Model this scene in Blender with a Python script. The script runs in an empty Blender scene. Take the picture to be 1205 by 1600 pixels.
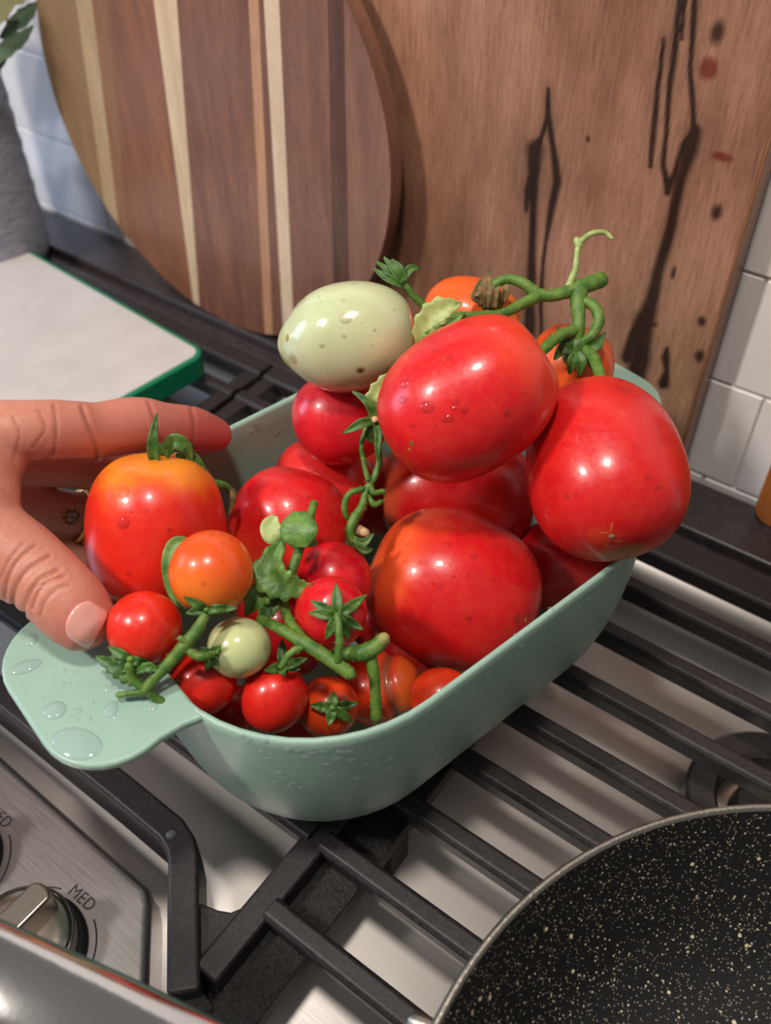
import bpy, bmesh, math, random
import numpy as np
from mathutils import Vector, Matrix, noise
from mathutils.bvhtree import BVHTree

random.seed(7)
S = 0.01                      # everything below is written in centimetres
scene = bpy.context.scene
COL = scene.collection

# ------------------------------------------------------------------ camera
YAW, PITCH, ROLL, FPX, CAMH = math.radians(36.78), math.radians(44.36), math.radians(-.55), 1430.0, 30.5
_f = np.array([-math.sin(YAW)*math.cos(PITCH), math.cos(YAW)*math.cos(PITCH), -math.sin(PITCH)])
_r = np.cross(_f, [0, 0, 1]); _r /= np.linalg.norm(_r); _u = np.cross(_r, _f)
CR = math.cos(ROLL)*_r + math.sin(ROLL)*_u
CU = -math.sin(ROLL)*_r + math.cos(ROLL)*_u
CF = _f
CC = np.array([0, 0, CAMH])
cam_d = bpy.data.cameras.new('camera'); cam = bpy.data.objects.new('camera', cam_d); COL.objects.link(cam)
m = Matrix.Identity(4)
for i in range(3):
    m[i][0], m[i][1], m[i][2], m[i][3] = CR[i], CU[i], -CF[i], CC[i]*S
cam.matrix_world = m
cam_d.sensor_fit = 'VERTICAL'; cam_d.sensor_height = 36.0; cam_d.lens = 36.0*FPX/1600.0
cam_d.clip_start = 0.01; cam_d.clip_end = 30
cam_d.dof.use_dof = True; cam_d.dof.focus_distance = 0.30; cam_d.dof.aperture_fstop = cam_d.lens/3.2
scene.camera = cam

# ------------------------------------------------------------------ light
w = bpy.data.worlds.new('room_light'); scene.world = w; w.use_nodes = True
w.node_tree.nodes['Background'].inputs[0].default_value = (1.0, .95, .91, 1)
w.node_tree.nodes['Background'].inputs[1].default_value = .19

def area(name, loc, target, size, power, color, shape='DISK', size_y=None):
    l = bpy.data.lights.new(name, 'AREA'); l.shape = shape; l.size = size; l.energy = power; l.color = color
    if size_y: l.size_y = size_y
    o = bpy.data.objects.new(name, l); COL.objects.link(o); o.location = loc
    d = Vector(target)-Vector(loc); o.rotation_euler = d.to_track_quat('-Z', 'Y').to_euler()
    return o
BC = Vector((-.14, .18, .08))
area('hood_lamp', BC+Vector((.08, -.20, .97))*.80, BC, .09, 3.6, (1.0, .92, .84))
area('ceiling_lamp', BC+Vector((-.36, -.55, .75))*1.70, BC, .20, 19, (1.0, .93, .87))
area('window_daylight', (-1.55, -.45, .40), (-.45, .34, .08), .55, 8.0, (.50, .68, 1.0), 'RECTANGLE', .8)

vs = scene.view_settings
vs.view_transform = 'Standard'; vs.look = 'None'; vs.exposure = 0.08; vs.gamma = 1.0; vs.use_curve_mapping = False

# ------------------------------------------------------------------ helpers
def ray(px, py): return CF + (px-602.5)/FPX*CR - (py-800)/FPX*CU
def V(px, py, dep): return Vector(CC + dep*ray(px, py))                 # a point at a distance in front of the lens
def Zp(px, py, z):                                                     # a point on a level plane
    d = ray(px, py); return Vector(CC + (z-CAMH)/d[2]*d)
def depth_of(p): return float((np.array(p)-CC) @ CF)
DV = Vector((.2316, .9728, 0)); NV = Vector((.9728, -.2316, 0))
def BW(n, d, z): v = NV*(n-18.05) + DV*(d+14.7); return Vector((v.x, v.y, z))   # bowl's own axes

def setp(o, label=None, cat=None, group=None, kind=None):
    if label: o['label'] = label
    if cat: o['category'] = cat
    if group: o['group'] = group
    if kind: o['kind'] = kind
    return o
def thing(name, loc, label, cat, group=None, kind=None):
    o = bpy.data.objects.new(name, None); COL.objects.link(o); o.location = Vector(loc)*S; o.empty_display_size = .01
    return setp(o, label, cat, group, kind)
def mk(name, verts, faces, mat, parent=None, smooth=True, origin=None, cols=None, bevel=0, seg=2, autosmooth=None):
    """verts in cm, world space; origin (cm) becomes the object's origin"""
    org = Vector(origin) if origin is not None else (Vector(parent.location)/S if parent is not None and parent.parent is None else Vector((0, 0, 0)))
    me = bpy.data.meshes.new(name)
    V_ = np.array([tuple(v) for v in verts], float)
    V_ = (V_ - np.array(org))*S
    me.from_pydata(V_.tolist(), [], faces); me.validate()
    if not name.startswith('water'):
        bm = bmesh.new(); bm.from_mesh(me); bmesh.ops.recalc_face_normals(bm, faces=bm.faces); bm.to_mesh(me); bm.free()
    if smooth:
        me.polygons.foreach_set('use_smooth', [True]*len(me.polygons))
    if cols is not None:
        a = me.color_attributes.new('Col', 'FLOAT_COLOR', 'POINT')
        c = np.ones((len(verts), 4)); c[:, :3] = np.array(cols)
        a.data.foreach_set('color', c.ravel())
    o = bpy.data.objects.new(name, me); COL.objects.link(o); o.location = org*S
    if mat: me.materials.append(mat.m if hasattr(mat, 'm') else mat)
    if parent is not None:
        o.parent = parent
        wp = world_of(parent)
        o.location = org*S - wp
    if bevel:
        b = o.modifiers.new('bevel', 'BEVEL'); b.width = bevel*S; b.segments = seg; b.limit_method = 'ANGLE'; b.angle_limit = math.radians(35)
        b.harden_normals = bool(smooth)
    if autosmooth:
        try: me.set_sharp_from_angle(angle=math.radians(autosmooth))
        except Exception: pass
    return o
def world_of(o):
    p = Vector((0, 0, 0))
    while o is not None: p += Vector(o.location); o = o.parent
    return p
def box(x0, x1, y0, y1, z0, z1):
    v = [(x, y, z) for z in (z0, z1) for y in (y0, y1) for x in (x0, x1)]
    f = [(0, 1, 3, 2), (4, 6, 7, 5), (0, 4, 5, 1), (2, 3, 7, 6), (0, 2, 6, 4), (1, 5, 7, 3)]
    return v, f
def prism(poly, z0, z1):
    n = len(poly)
    v = [(x, y, z0) for x, y in poly]+[(x, y, z1) for x, y in poly]
    f = [tuple(range(n))[::-1], tuple(range(n, 2*n))]+[(i, (i+1) % n, n+(i+1) % n, n+i) for i in range(n)]
    return v, f
def lathe(prof, c, n=64, cap0=False, cap1=False, a0=0, axis=None):
    v = []; f = []
    for r_, z_ in prof:
        for k in range(n):
            a = 2*math.pi*k/n+a0; v.append((c[0]+r_*math.cos(a), c[1]+r_*math.sin(a), c[2]+z_))
    m_ = len(prof)
    for i in range(m_-1):
        for k in range(n):
            f.append((i*n+k, i*n+(k+1) % n, (i+1)*n+(k+1) % n, (i+1)*n+k))
    if cap0: f.append(tuple(range(n))[::-1])
    if cap1: f.append(tuple(range((m_-1)*n, m_*n)))
    return v, f
def join(parts):
    v = []; f = []
    for a, b in parts:
        o = len(v); v += [tuple(p) for p in a]; f += [tuple(i+o for i in q) for q in b]
    return v, f
def catmull(P, n=6):
    P = [np.array(p, float) for p in P]
    if len(P) < 3: return [P[0]+(P[-1]-P[0])*t for t in np.linspace(0, 1, n+1)]
    Q = [2*P[0]-P[1]]+P+[2*P[-1]-P[-2]]; out = []
    for i in range(1, len(Q)-2):
        for k in range(n):
            t = k/n; a, b, c, d = Q[i-1], Q[i], Q[i+1], Q[i+2]
            out.append(.5*((2*b)+(-a+c)*t+(2*a-5*b+4*c-d)*t*t+(-a+3*b-3*c+d)*t**3))
    out.append(P[-1]); return out
def tube(pts, rad, n=10, sub=6, round_ends=True, flat=None):
    """swept tube; pts 3D cm, rad per point or one number"""
    if not hasattr(rad, '__len__'): rad = [rad]*len(pts)
    path = catmull([np.r_[np.array(p, float), r_] for p, r_ in zip(pts, rad)], sub)
    P = [q[:3] for q in path]; R = [max(q[3], .005) for q in path]
    if round_ends:
        t0 = P[0]-P[1]; t0 /= np.linalg.norm(t0)+1e-9; t1 = P[-1]-P[-2]; t1 /= np.linalg.norm(t1)+1e-9
        h = [P[0]+t0*R[0]*math.sin(a) for a in (1.45, 1.1, .6)]; hr = [R[0]*math.cos(a) for a in (1.45, 1.1, .6)]
        g = [P[-1]+t1*R[-1]*math.sin(a) for a in (.6, 1.1, 1.45)]; gr = [R[-1]*math.cos(a) for a in (.6, 1.1, 1.45)]
        P = h+P+g; R = hr+R+gr
    v = []; f = []
    t = P[1]-P[0]; t /= np.linalg.norm(t); nrm = np.cross(t, [0, 0, 1.]);
    if np.linalg.norm(nrm) < .1: nrm = np.cross(t, [1., 0, 0])
    nrm /= np.linalg.norm(nrm)
    for i in range(len(P)):
        a = P[min(i+1, len(P)-1)]-P[max(i-1, 0)]; a /= np.linalg.norm(a)+1e-9
        nrm = nrm-(nrm@a)*a; nrm /= np.linalg.norm(nrm)+1e-9; bn = np.cross(a, nrm)
        for k in range(n):
            an = 2*math.pi*k/n; v.append(P[i]+R[i]*(math.cos(an)*nrm+math.sin(an)*bn))
    m_ = len(P)
    for i in range(m_-1):
        for k in range(n): f.append((i*n+k, i*n+(k+1) % n, (i+1)*n+(k+1) % n, (i+1)*n+k))
    f.append(tuple(range(n))[::-1]); f.append(tuple(range((m_-1)*n, m_*n)))
    return v, f

# ------------------------------------------------------------------ materials
def lin(r, g, b):
    return tuple(((c/255)/12.92 if c/255 <= .04045 else ((c/255+.055)/1.055)**2.4) for c in (r, g, b))
class M:
    def __init__(s, name, base=(.5, .5, .5), rough=.5, metal=0, spec=.5, coat=0, sss=0, sssr=(1, .3, .15), sscale=.3, trans=0, ior=1.45):
        s.m = bpy.data.materials.new(name); s.m.use_nodes = True; s.t = s.m.node_tree; s.n = s.t.nodes
        s.b = s.n['Principled BSDF']; i = s.b.inputs
        i['Base Color'].default_value = (*base, 1); i['Roughness'].default_value = rough; i['Metallic'].default_value = metal
        i['Specular IOR Level'].default_value = spec; i['Coat Weight'].default_value = coat; i['Coat Roughness'].default_value = .08
        i['IOR'].default_value = ior; i['Transmission Weight'].default_value = trans
        if sss:
            i['Subsurface Weight'].default_value = sss; i['Subsurface Radius'].default_value = sssr; i['Subsurface Scale'].default_value = sscale*S
        tc = s.n.new('ShaderNodeTexCoord'); s.mp = s.n.new('ShaderNodeMapping'); s.mp.inputs['Scale'].default_value = (100, 100, 100)
        s.t.links.new(tc.outputs['Object'], s.mp.inputs['Vector']); s.co = s.mp.outputs[0]; s.last = None; s.col = None
    def scaled(s, sc):
        q = s.n.new('ShaderNodeMapping'); q.inputs['Scale'].default_value = sc; s.t.links.new(s.co, q.inputs['Vector']); return q.outputs[0]
    def noise(s, scale, detail=4, rough=.55, dist=0, sc=(1, 1, 1)):
        q = s.n.new('ShaderNodeTexNoise'); q.inputs['Scale'].default_value = scale; q.inputs['Detail'].default_value = detail
        q.inputs['Roughness'].default_value = rough; q.inputs['Distortion'].default_value = dist
        s.t.links.new(s.scaled(sc), q.inputs['Vector']); return q.outputs['Fac']
    def voro(s, scale, sc=(1, 1, 1), feature='F1'):
        q = s.n.new('ShaderNodeTexVoronoi'); q.inputs['Scale'].default_value = scale; q.feature = feature
        s.t.links.new(s.scaled(sc), q.inputs['Vector']); return q
    def ramp(s, fac, stops, interp='LINEAR'):
        q = s.n.new('ShaderNodeValToRGB'); q.color_ramp.interpolation = interp; e = q.color_ramp.elements
        while len(e) < len(stops): e.new(.5)
        for k, (p, c) in enumerate(stops): e[k].position = p; e[k].color = (*c, 1) if len(c) == 3 else c
        s.t.links.new(fac, q.inputs[0]); return q.outputs[0]
    def mix(s, fac, a, b, mode='MIX'):
        q = s.n.new('ShaderNodeMix'); q.data_type = 'RGBA'; q.blend_type = mode
        for sock, val in ((q.inputs[0], fac), (q.inputs[6], a), (q.inputs[7], b)):
            if hasattr(val, 'links'): s.t.links.new(val, sock)
            elif isinstance(val, (int, float)): sock.default_value = val
            else: sock.default_value = (*val, 1)
        return q.outputs[2]
    def vcol(s):
        q = s.n.new('ShaderNodeAttribute'); q.attribute_name = 'Col'; return q.outputs['Color']
    def color(s, sock): s.t.links.new(sock, s.b.inputs['Base Color']); return s
    def rough(s, sock): s.t.links.new(sock, s.b.inputs['Roughness']); return s
    def bump(s, fac, strength=.3, dist=.02):
        q = s.n.new('ShaderNodeBump'); q.inputs['Strength'].default_value = strength; q.inputs['Distance'].default_value = dist*S
        s.t.links.new(fac, q.inputs['Height'])
        if s.last: s.t.links.new(s.last, q.inputs['Normal'])
        s.last = q.outputs[0]; s.t.links.new(s.last, s.b.inputs['Normal']); return s

g1 = lambda x: (x, x, x)
mTom = M('tomato_skin', rough=.3, spec=.5, coat=.22, sss=.22, sssr=(1, .12, .06), sscale=.35)
mTom.color(mTom.mix(mTom.ramp(mTom.noise(2.2, 5, .65), [(.4, g1(0)), (.8, g1(.25))]), mTom.vcol(), lin(226, 84, 40)))
mTom.bump(mTom.noise(9, 3), .04, .05); mTom.rough(mTom.ramp(mTom.noise(5, 4), [(.35, g1(.26)), (.7, g1(.42))]))
mTom.b.inputs['Coat Roughness'].default_value = .10
mPale = M('unripe_tomato_skin', rough=.2, spec=.5, coat=.4, sss=.3, sssr=(.8, 1, .4), sscale=.4)
mPale.color(mPale.mix(mPale.ramp(mPale.noise(1.2, 4), [(.35, g1(0)), (.75, g1(.35))]), mPale.vcol(), lin(184, 192, 138)))
mPale.bump(mPale.noise(10, 3), .04, .05)
mGreen = M('green_stem', rough=.45, sss=.1, sssr=(.5, 1, .2), sscale=.15)
mGreen.color(mGreen.mix(mGreen.ramp(mGreen.noise(2.5, 5), [(.35, g1(0)), (.7, g1(1))]), lin(58, 100, 32), lin(108, 136, 56)))
mGreen.bump(mGreen.noise(30, 3), .4, .03)
mSepal = M('green_sepal', rough=.4, sss=.1, sssr=(.5, 1, .2), sscale=.1)
mSepal.color(mSepal.mix(mSepal.ramp(mSepal.noise(3, 5), [(.35, g1(0)), (.7, g1(1))]), lin(40, 80, 28), lin(92, 126, 52)))
mSepal.bump(mSepal.noise(25, 3), .4, .03)
mLeaf = M('green_leaf', rough=.38, spec=.5, sss=.15, sssr=(.5, 1, .2), sscale=.1)
mLeaf.color(mLeaf.mix(mLeaf.ramp(mLeaf.noise(2.5, 5), [(.3, g1(0)), (.7, g1(1))]), lin(54, 102, 38), lin(116, 152, 72)))
mLeaf.bump(mLeaf.noise(12, 4), .5, .04)
mPaleLeaf = M('pale_leaf', rough=.45, sss=.15, sssr=(.5, 1, .2), sscale=.1)
mPaleLeaf.color(mPaleLeaf.mix(mPaleLeaf.ramp(mPaleLeaf.noise(2.5, 5), [(.3, g1(0)), (.7, g1(1))]), lin(128, 150, 76), lin(176, 190, 124)))
mPaleLeaf.bump(mPaleLeaf.noise(10, 4), .5, .04)
mDry = M('dried_sepal', rough=.7); mDry.color(mDry.mix(mDry.ramp(mDry.noise(4, 4), [(.35, g1(0)), (.65, g1(1))]), lin(84, 78, 42), lin(142, 112, 72)))
mTan = M('cut_stem_end', base=lin(196, 160, 120), rough=.7)
def water(name, tint, white, cap, rough):
    k = M(name); n_ = k.n; L = k.t.links.new
    tr = n_.new('ShaderNodeBsdfTransparent'); tr.inputs[0].default_value = (*tint, 1)
    gl = n_.new('ShaderNodeBsdfGlossy'); gl.inputs['Roughness'].default_value = rough
    fr = n_.new('ShaderNodeFresnel'); fr.inputs[0].default_value = 1.5
    mn = n_.new('ShaderNodeMath'); mn.operation = 'MINIMUM'; mn.inputs[1].default_value = cap; L(fr.outputs[0], mn.inputs[0])
    df = n_.new('ShaderNodeBsdfDiffuse'); df.inputs[0].default_value = (.9, .92, .93, 1)
    m2 = n_.new('ShaderNodeMixShader'); m2.inputs[0].default_value = white; L(tr.outputs[0], m2.inputs[1]); L(df.outputs[0], m2.inputs[2])  # white diffuse share lightens the bowl drops, standing in for refracted light
    mx = n_.new('ShaderNodeMixShader'); L(mn.outputs[0], mx.inputs[0]); L(m2.outputs[0], mx.inputs[1]); L(gl.outputs[0], mx.inputs[2]); L(mx.outputs[0], n_['Material Output'].inputs['Surface'])
    return k
mWater = water('water_on_skin', (.95, .92, .90), .0, .35, .045); mWaterB = water('water_on_plastic', (.96, .99, 1.0), .09, .3, .06)
mBowl = M('mint_plastic', rough=.36, spec=.5, sss=.08, sssr=(.4, 1, .8), sscale=.2)
mBowl.color(mBowl.mix(mBowl.ramp(mBowl.noise(.6, 3), [(.4, g1(0)), (.7, g1(1))]), lin(150, 180, 164), lin(143, 173, 157)))
mBowl.bump(mBowl.noise(60, 2), .05, .02)
mIron = M('cast_iron', rough=.42, spec=.45); mIron.color(mIron.mix(mIron.ramp(mIron.noise(6, 6, .7), [(.35, g1(0)), (.75, g1(1))]), lin(29, 26, 27), lin(56, 49, 49)))
mIron.bump(mIron.noise(28, 4, .6), .35, .03)
mRough = M('rough_cast_iron', rough=.4, spec=.55); mRough.color(mRough.mix(mRough.ramp(mRough.noise(8, 5), [(.35, g1(0)), (.7, g1(1))]), lin(26, 25, 25), lin(56, 51, 49)))
mRough.bump(mRough.noise(11, 4, .6), 1.0, .12)
mSteel = M('brushed_steel', rough=.34, metal=1, base=lin(172, 168, 166))
mSteel.rough(mSteel.ramp(mSteel.noise(1.0, 4, .6, 0, (.6, 14, 14)), [(.3, g1(.34)), (.7, g1(.40))]))
mSteel.bump(mSteel.noise(2, 3, .6, 0, (.6, 30, 30)), .02, .02)
mWell = M('satin_steel', rough=.38, metal=1, base=lin(206, 200, 195))
mWell.rough(mWell.ramp(mWell.noise(1.0, 4, .6, 0, (.6, 14, 14)), [(.3, g1(.48)), (.7, g1(.54))]))
mKnob = M('knob_steel', rough=.27, metal=1, base=lin(190, 178, 166)); mKnob.bump(mKnob.noise(3, 3, .6, 0, (1, 20, 20)), .08, .02)
mChrome = M('polished_steel', rough=.13, metal=1, base=lin(205, 203, 202)); mChrome.bump(mChrome.noise(1.2, 4), .12, .06)
mBlack = M('black_plastic', base=lin(24, 22, 23), rough=.35)
mInk = M('black_ink', base=lin(38, 33, 33), rough=.5)
mTrim = M('dark_trim', rough=.33, spec=.5); mTrim.color(mTrim.mix(mTrim.ramp(mTrim.noise(2, 4), [(.4, g1(0)), (.7, g1(1))]), lin(52, 45, 46), lin(66, 57, 57)))
mTile = M('glazed_tile', base=lin(226, 222, 219), rough=.16, spec=.5, coat=.3); mTile.bump(mTile.noise(.5, 3), .25, .1)
mGrout = M('grout', base=lin(214, 210, 206), rough=.85)
mWhite = M('white_board_plastic', rough=.45); mWhite.color(mWhite.mix(mWhite.ramp(mWhite.noise(.5, 4), [(.35, g1(0)), (.7, g1(1))]), lin(198, 192, 189), lin(189, 183, 180)))
mWhite.bump(mWhite.noise(40, 2), .08, .02)
mEdge = M('green_rubber', base=lin(8, 122, 84), rough=.4)
mSkin = M('skin', rough=.42, spec=.45, sss=.3, sssr=(1, .35, .2), sscale=.45)
mSkin.color(mSkin.mix(mSkin.ramp(mSkin.noise(3.5, 5, .65), [(.35, g1(0)), (.72, g1(.32))]), mSkin.vcol(), lin(178, 96, 76)))
mSkin.bump(mSkin.noise(14, 4, .6), .25, .05); mSkin.bump(mSkin.ramp(mSkin.voro(16, (1, 1, 1)).outputs['Distance'], [(.0, g1(0)), (.6, g1(1))]), .14, .03)
mNail = M('nail', base=lin(226, 160, 146), rough=.22, coat=.5, sss=.25, sssr=(1, .4, .3), sscale=.2)
mNail.bump(mNail.noise(4, 2, .5, 0, (3, 3, 3)), .08, .03)
mGold = M('gold', base=lin(226, 178, 110), rough=.15, metal=1)
mGem = M('gem', base=(1, 1, 1), rough=.0, trans=1, ior=1.9)
mPanIn = M('speckled_nonstick', rough=.3, spec=.5, coat=.15)
_v = mPanIn.voro(5.2); _v2 = mPanIn.voro(9.5); _v3 = mPanIn.voro(2.0)
def specks(M_, v, thr, rnd):
    a = M_.ramp(v.outputs['Distance'], [(thr, g1(1)), (thr+.05, g1(0))])
    sep = M_.n.new('ShaderNodeSeparateColor'); M_.t.links.new(v.outputs['Color'], sep.inputs[0])
    b = M_.ramp(sep.outputs[0], [(rnd, g1(0)), (rnd+.02, g1(1))])
    return M_.mix(1.0, a, b, 'MULTIPLY')
_c = mPanIn.mix(specks(mPanIn, _v2, .20, .15), lin(23, 22, 22), lin(134, 126, 112))
_c = mPanIn.mix(specks(mPanIn, _v, .15, .3), _c, lin(186, 176, 150)); _c = mPanIn.mix(specks(mPanIn, _v3, .10, .55), _c, lin(205, 192, 160))
mPanIn.color(_c); mPanIn.bump(mPanIn.noise(30, 2), .1, .02)
mPanOut = M('pan_outside', base=lin(40, 38, 38), rough=.4)
mRim = M('pan_rim_metal', base=lin(170, 164, 154), rough=.35, metal=1); mRim.bump(mRim.noise(9, 4), .4, .05)
mVase = M('woven_stoneware', rough=.7)
mVase.color(mVase.mix(mVase.ramp(mVase.noise(1.2, 6, .7, 0, (1, 1, 6)), [(.35, g1(0)), (.65, g1(1))]), lin(124, 132, 156), lin(186, 184, 190)))
mVase.bump(mVase.noise(3, 5, .7, 0, (1, 1, 5)), .8, .1)

def wood(name, dark, mid, light, rough=.32, spec=.4, sc=1.0, seed=0., vc=False, freq=1.0):
    k = M(name, rough=rough, spec=spec, coat=.12); k.b.inputs['Coat Roughness'].default_value = .22
    k.mp.inputs['Location'].default_value = (seed, seed*1.7, seed*.6)
    big = k.noise(.55*freq, 5, .6, .4, (1.5, 1.5, .16)); fine = k.noise(3.2, 6, .7, .1, (3.0, 3.0, .22)); pore = k.noise(6, 3, .6, 0, (4, 4, .35))
    c = k.ramp(big, [(.28, dark), (.5, mid), (.72, light)])
    if vc: c = k.mix(.5, c, k.vcol(), 'MIX')
    c = k.mix(k.ramp(fine, [(.35, g1(.0)), (.7, g1(.65))]), c, tuple(q*.8 for q in dark))
    c = k.mix(k.ramp(pore, [(.60, g1(0)), (.74, g1(.5))]), c, tuple(q*.35 for q in dark))
    if vc:
        c = k.mix(1.0, c, k.vcol(), 'MULTIPLY')
    k.color(c); k.bump(fine, .12, .03)
    return k
mSlab = wood('spalted_wood', lin(124, 80, 54), lin(160, 112, 80), lin(184, 136, 98), rough=.36, sc=1)

# ------------------------------------------------------------------ setting: wall, tiles, range
YW = 36.1
wall = mk('wall_back', *box(-95, 25, YW+.15, YW+8, -6, 46), mGrout, smooth=False); setp(wall, 'tiled kitchen wall behind the cooktop', None, None, 'structure')
TW, TH = 11.2, 5.45
tv, tf = box(-TW/2+.07, TW/2-.07, -.13, .2, -TH/2+.07, TH/2-.07)
first = None
for row in range(-1, 6):
    off = -5.9 if row % 2 == 0 else -7.4
    for k in range(-8, 3):
        cx = off+TW*(k+.5); cz = .12+TH*(row+.5)
        if cx < -92 or cx > 22: continue
        if first is None:
            first = mk('tile', [(x+cx, y+YW+.15, z+cz) for x, y, z in tv], tf, mTile, wall, smooth=True, origin=(cx, YW+.15, cz), bevel=.08, seg=3)
            t = first
        else:
            t = first.copy(); COL.objects.link(t); t.location = Vector((cx, YW+.15, cz))*S
        t.rotation_euler = (random.uniform(-.006, .006), 0, random.uniform(-.006, .006))

stove = thing('gas_range', (-15, 15, -4.4), 'stainless steel gas range with dark rear trim under the grates', 'gas range')
# front control panel: steps back along a slanted edge beside the grate
pan_poly = [(-80, -14), (-80, 6.35), (-24.5, 6.35), (-15.4, 6.15), (-14.9, 5.8), (-10.4, 1.3), (-9.6, 1.0), (40, 1.0), (40, -14)]
mk('control_panel', *prism(pan_poly, -5.6, -2.0), mSteel, stove, bevel=.35, seg=4)
# burner well with coved back
prof = [(-2, -4.4), (8, -4.4), (20, -4.4), (26.3, -4.4), (26.5, -4.4)]
for k in range(1, 9):
    a = k/8*math.pi/2*.92; prof.append((26.5+3.2*math.sin(a), -4.4+3.2*(1-math.cos(a))))
prof += [(30.2, -.9), (33, -.75)]
wv = []; wf = []
for y_, z_ in prof: wv += [(-80, y_, z_), (40, y_, z_)]
for k in range(len(prof)-1): wf.append((2*k, 2*k+1, 2*k+3, 2*k+2))
ob = mk('burner_well', wv, wf, mWell, stove); so = ob.modifiers.new('thick', 'SOLIDIFY'); so.thickness = .25*S; so.offset = -1
mk('rear_trim', *box(-80, 40, 32.4, YW-.3, -1.6, 0), mTrim, stove, bevel=.18, seg=3)
mk('rear_trim', *box(-80, 40, 31.5, 32.4, -1.6, -.55), mTrim, stove, bevel=.1)

def knob(kx, ky, rot):
    z0 = -2.0
    k = mk('control_knob', *lathe([(0.01, 1.15), (1.2, 1.15), (1.55, 1.1), (1.7, .95), (1.76, .3), (1.76, 0)], (kx, ky, z0+.28), 56), mKnob, stove, autosmooth=50)
    mk('knob_skirt', *lathe([(.5, .34), (1.72, .34), (1.95, .26), (2.0, .12), (2.0, -.05)], (kx, ky, z0), 56), mBlack, k)
    mk('knob_ring', *lathe([(1.74, 1.0), (1.8, .96), (1.8, .86), (1.74, .82)], (kx, ky, z0+.26), 56), mChrome, k)
    # rounded bar grip across the top
    pr = []
    for s_ in (-1, 1):
        for q in range(7):
            a = math.pi/2*(q/6*2-1)
            pr.append((s_*(1.25+.28*math.cos(a)), s_*.46*math.sin(a)))
    pts = [(kx+x*math.cos(rot)-y*math.sin(rot), ky+x*math.sin(rot)+y*math.cos(rot)) for x, y in pr]
    mk('knob_grip', *prism(pts, z0+1.3, z0+2.55), mKnob, k, bevel=.12, seg=3)
    for a0, a1 in ((112, 205), (-35, 66)):
        vv = []; ff = []
        n = 30
        for q in range(n+1):
            a = math.radians(a0+(a1-a0)*q/n)
            for rr in (2.22, 2.28): vv.append((kx+rr*math.cos(a), ky+rr*math.sin(a), z0+.012))
        for q in range(n): ff.append((2*q, 2*q+1, 2*q+3, 2*q+2))
        mk('dial_marking', vv, ff, mInk, stove, smooth=False)
    cu = bpy.data.curves.new('med', 'FONT'); cu.body = 'MED'; cu.size = .62; cu.align_x = 'CENTER'; cu.align_y = 'CENTER'; cu.space_character = 1.05
    to = bpy.data.objects.new('tmp', cu); COL.objects.link(to); dg = bpy.context.evaluated_depsgraph_get()
    me = bpy.data.meshes.new_from_object(to.evaluated_get(dg)); bpy.data.objects.remove(to)
    mk('dial_lettering', [(kx+v.co.x*.92, ky+2.3+v.co.y, z0+.014) for v in me.vertices], [tuple(p.vertices) for p in me.polygons], mInk, stove, smooth=False)
knob(-16.98, 2.16, math.radians(90)); knob(-21.95, 2.36, math.radians(90))

# burner under the right grate
bx, by = 1.7, 23.1
bu = mk('burner', *lathe([(2.2, 0), (2.2, 1.35), (2.35, 1.5), (3.3, 1.5), (3.45, 1.35), (3.45, 0)], (bx, by, -4.4), 64), mIron, stove, autosmooth=40)
mk('burner_cap', *lathe([(.01, 1.7), (1.2, 1.7), (1.45, 1.55), (1.5, 1.3), (1.5, 0)], (bx, by, -4.4), 48), mIron, bu, autosmooth=40)
mk('burner_dish', *lathe([(1.6, .35), (2.15, .3)], (bx, by, -4.4), 48), mKnob, bu)

# ------------------------------------------------------------------ grates
BARS = [7.72, 10.6, 13.5, 16.3, 19.2, 22.05, 24.95, 27.85]
def bar(parent, x0, x1, y, wd=.86, top=0, h=1.0, mat=None):
    v, f = [], []
    # slightly tapered section, rounded top
    sec = [(-wd/2+.1, -h), (-wd/2, -.18), (-wd/2+.16, 0), (wd/2-.16, 0), (wd/2, -.18), (wd/2-.1, -h)]
    for x in (x0, x1):
        for a, b in sec: v.append((x, y+a, top+b))
    n = len(sec); f = [(i, (i+1) % n, n+(i+1) % n, n+i) for i in range(n)]+[tuple(range(n))[::-1], tuple(range(n, 2*n))]
    return mk('bar', v, f, mat or mIron, parent, smooth=True, bevel=.07, seg=2, autosmooth=40)
# right grate
gC = thing('burner_grate', (10, 18, -4.3), 'cast-iron grate with long parallel bars carrying the frying pan', 'grate', 'cast-iron burner grates')
for y in BARS: bar(gC, -10.75, 32, y)
bar(gC, -10.75, 32, 30.75, 1.5)
mk('side_rail', *box(-10.55, -8.95, 1.5, 31.2, -1.9, -1.0), mRough, gC, smooth=False, bevel=.1)
mk('side_rail', *box(30.4, 32, 1.5, 31.2, -1.9, -1.0), mRough, gC, smooth=False, bevel=.1)
mk('corner_plate', *prism([(-11.6, 1.5), (-10.3, 1.5), (-10.3, 4.5), (-10.9, 4.6), (-11.6, 3.9)], -1.9, -.7), mRough, gC, smooth=False, bevel=.12)
for (x, y) in ((-9.75, 13), (-9.75, 29.5), (31, 2.5), (31, 29.5), (-9.75, 3)):
    mk('foot', *box(x-.6, x+.6, y-.6, y+.6, -4.4, -1.8), mIron, gC, smooth=False, bevel=.12)
# middle grate with its slanted front corner
gB = thing('burner_grate', (-21, 18, -4.3), 'cast-iron grate with slanted front corner beneath the mint bowl', 'grate', 'cast-iron burner grates')
for y in BARS[1:]: bar(gB, -30.85, -11.2, y)
bar(gB, -30.85, -11.2, 30.4, 1.3)
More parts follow.
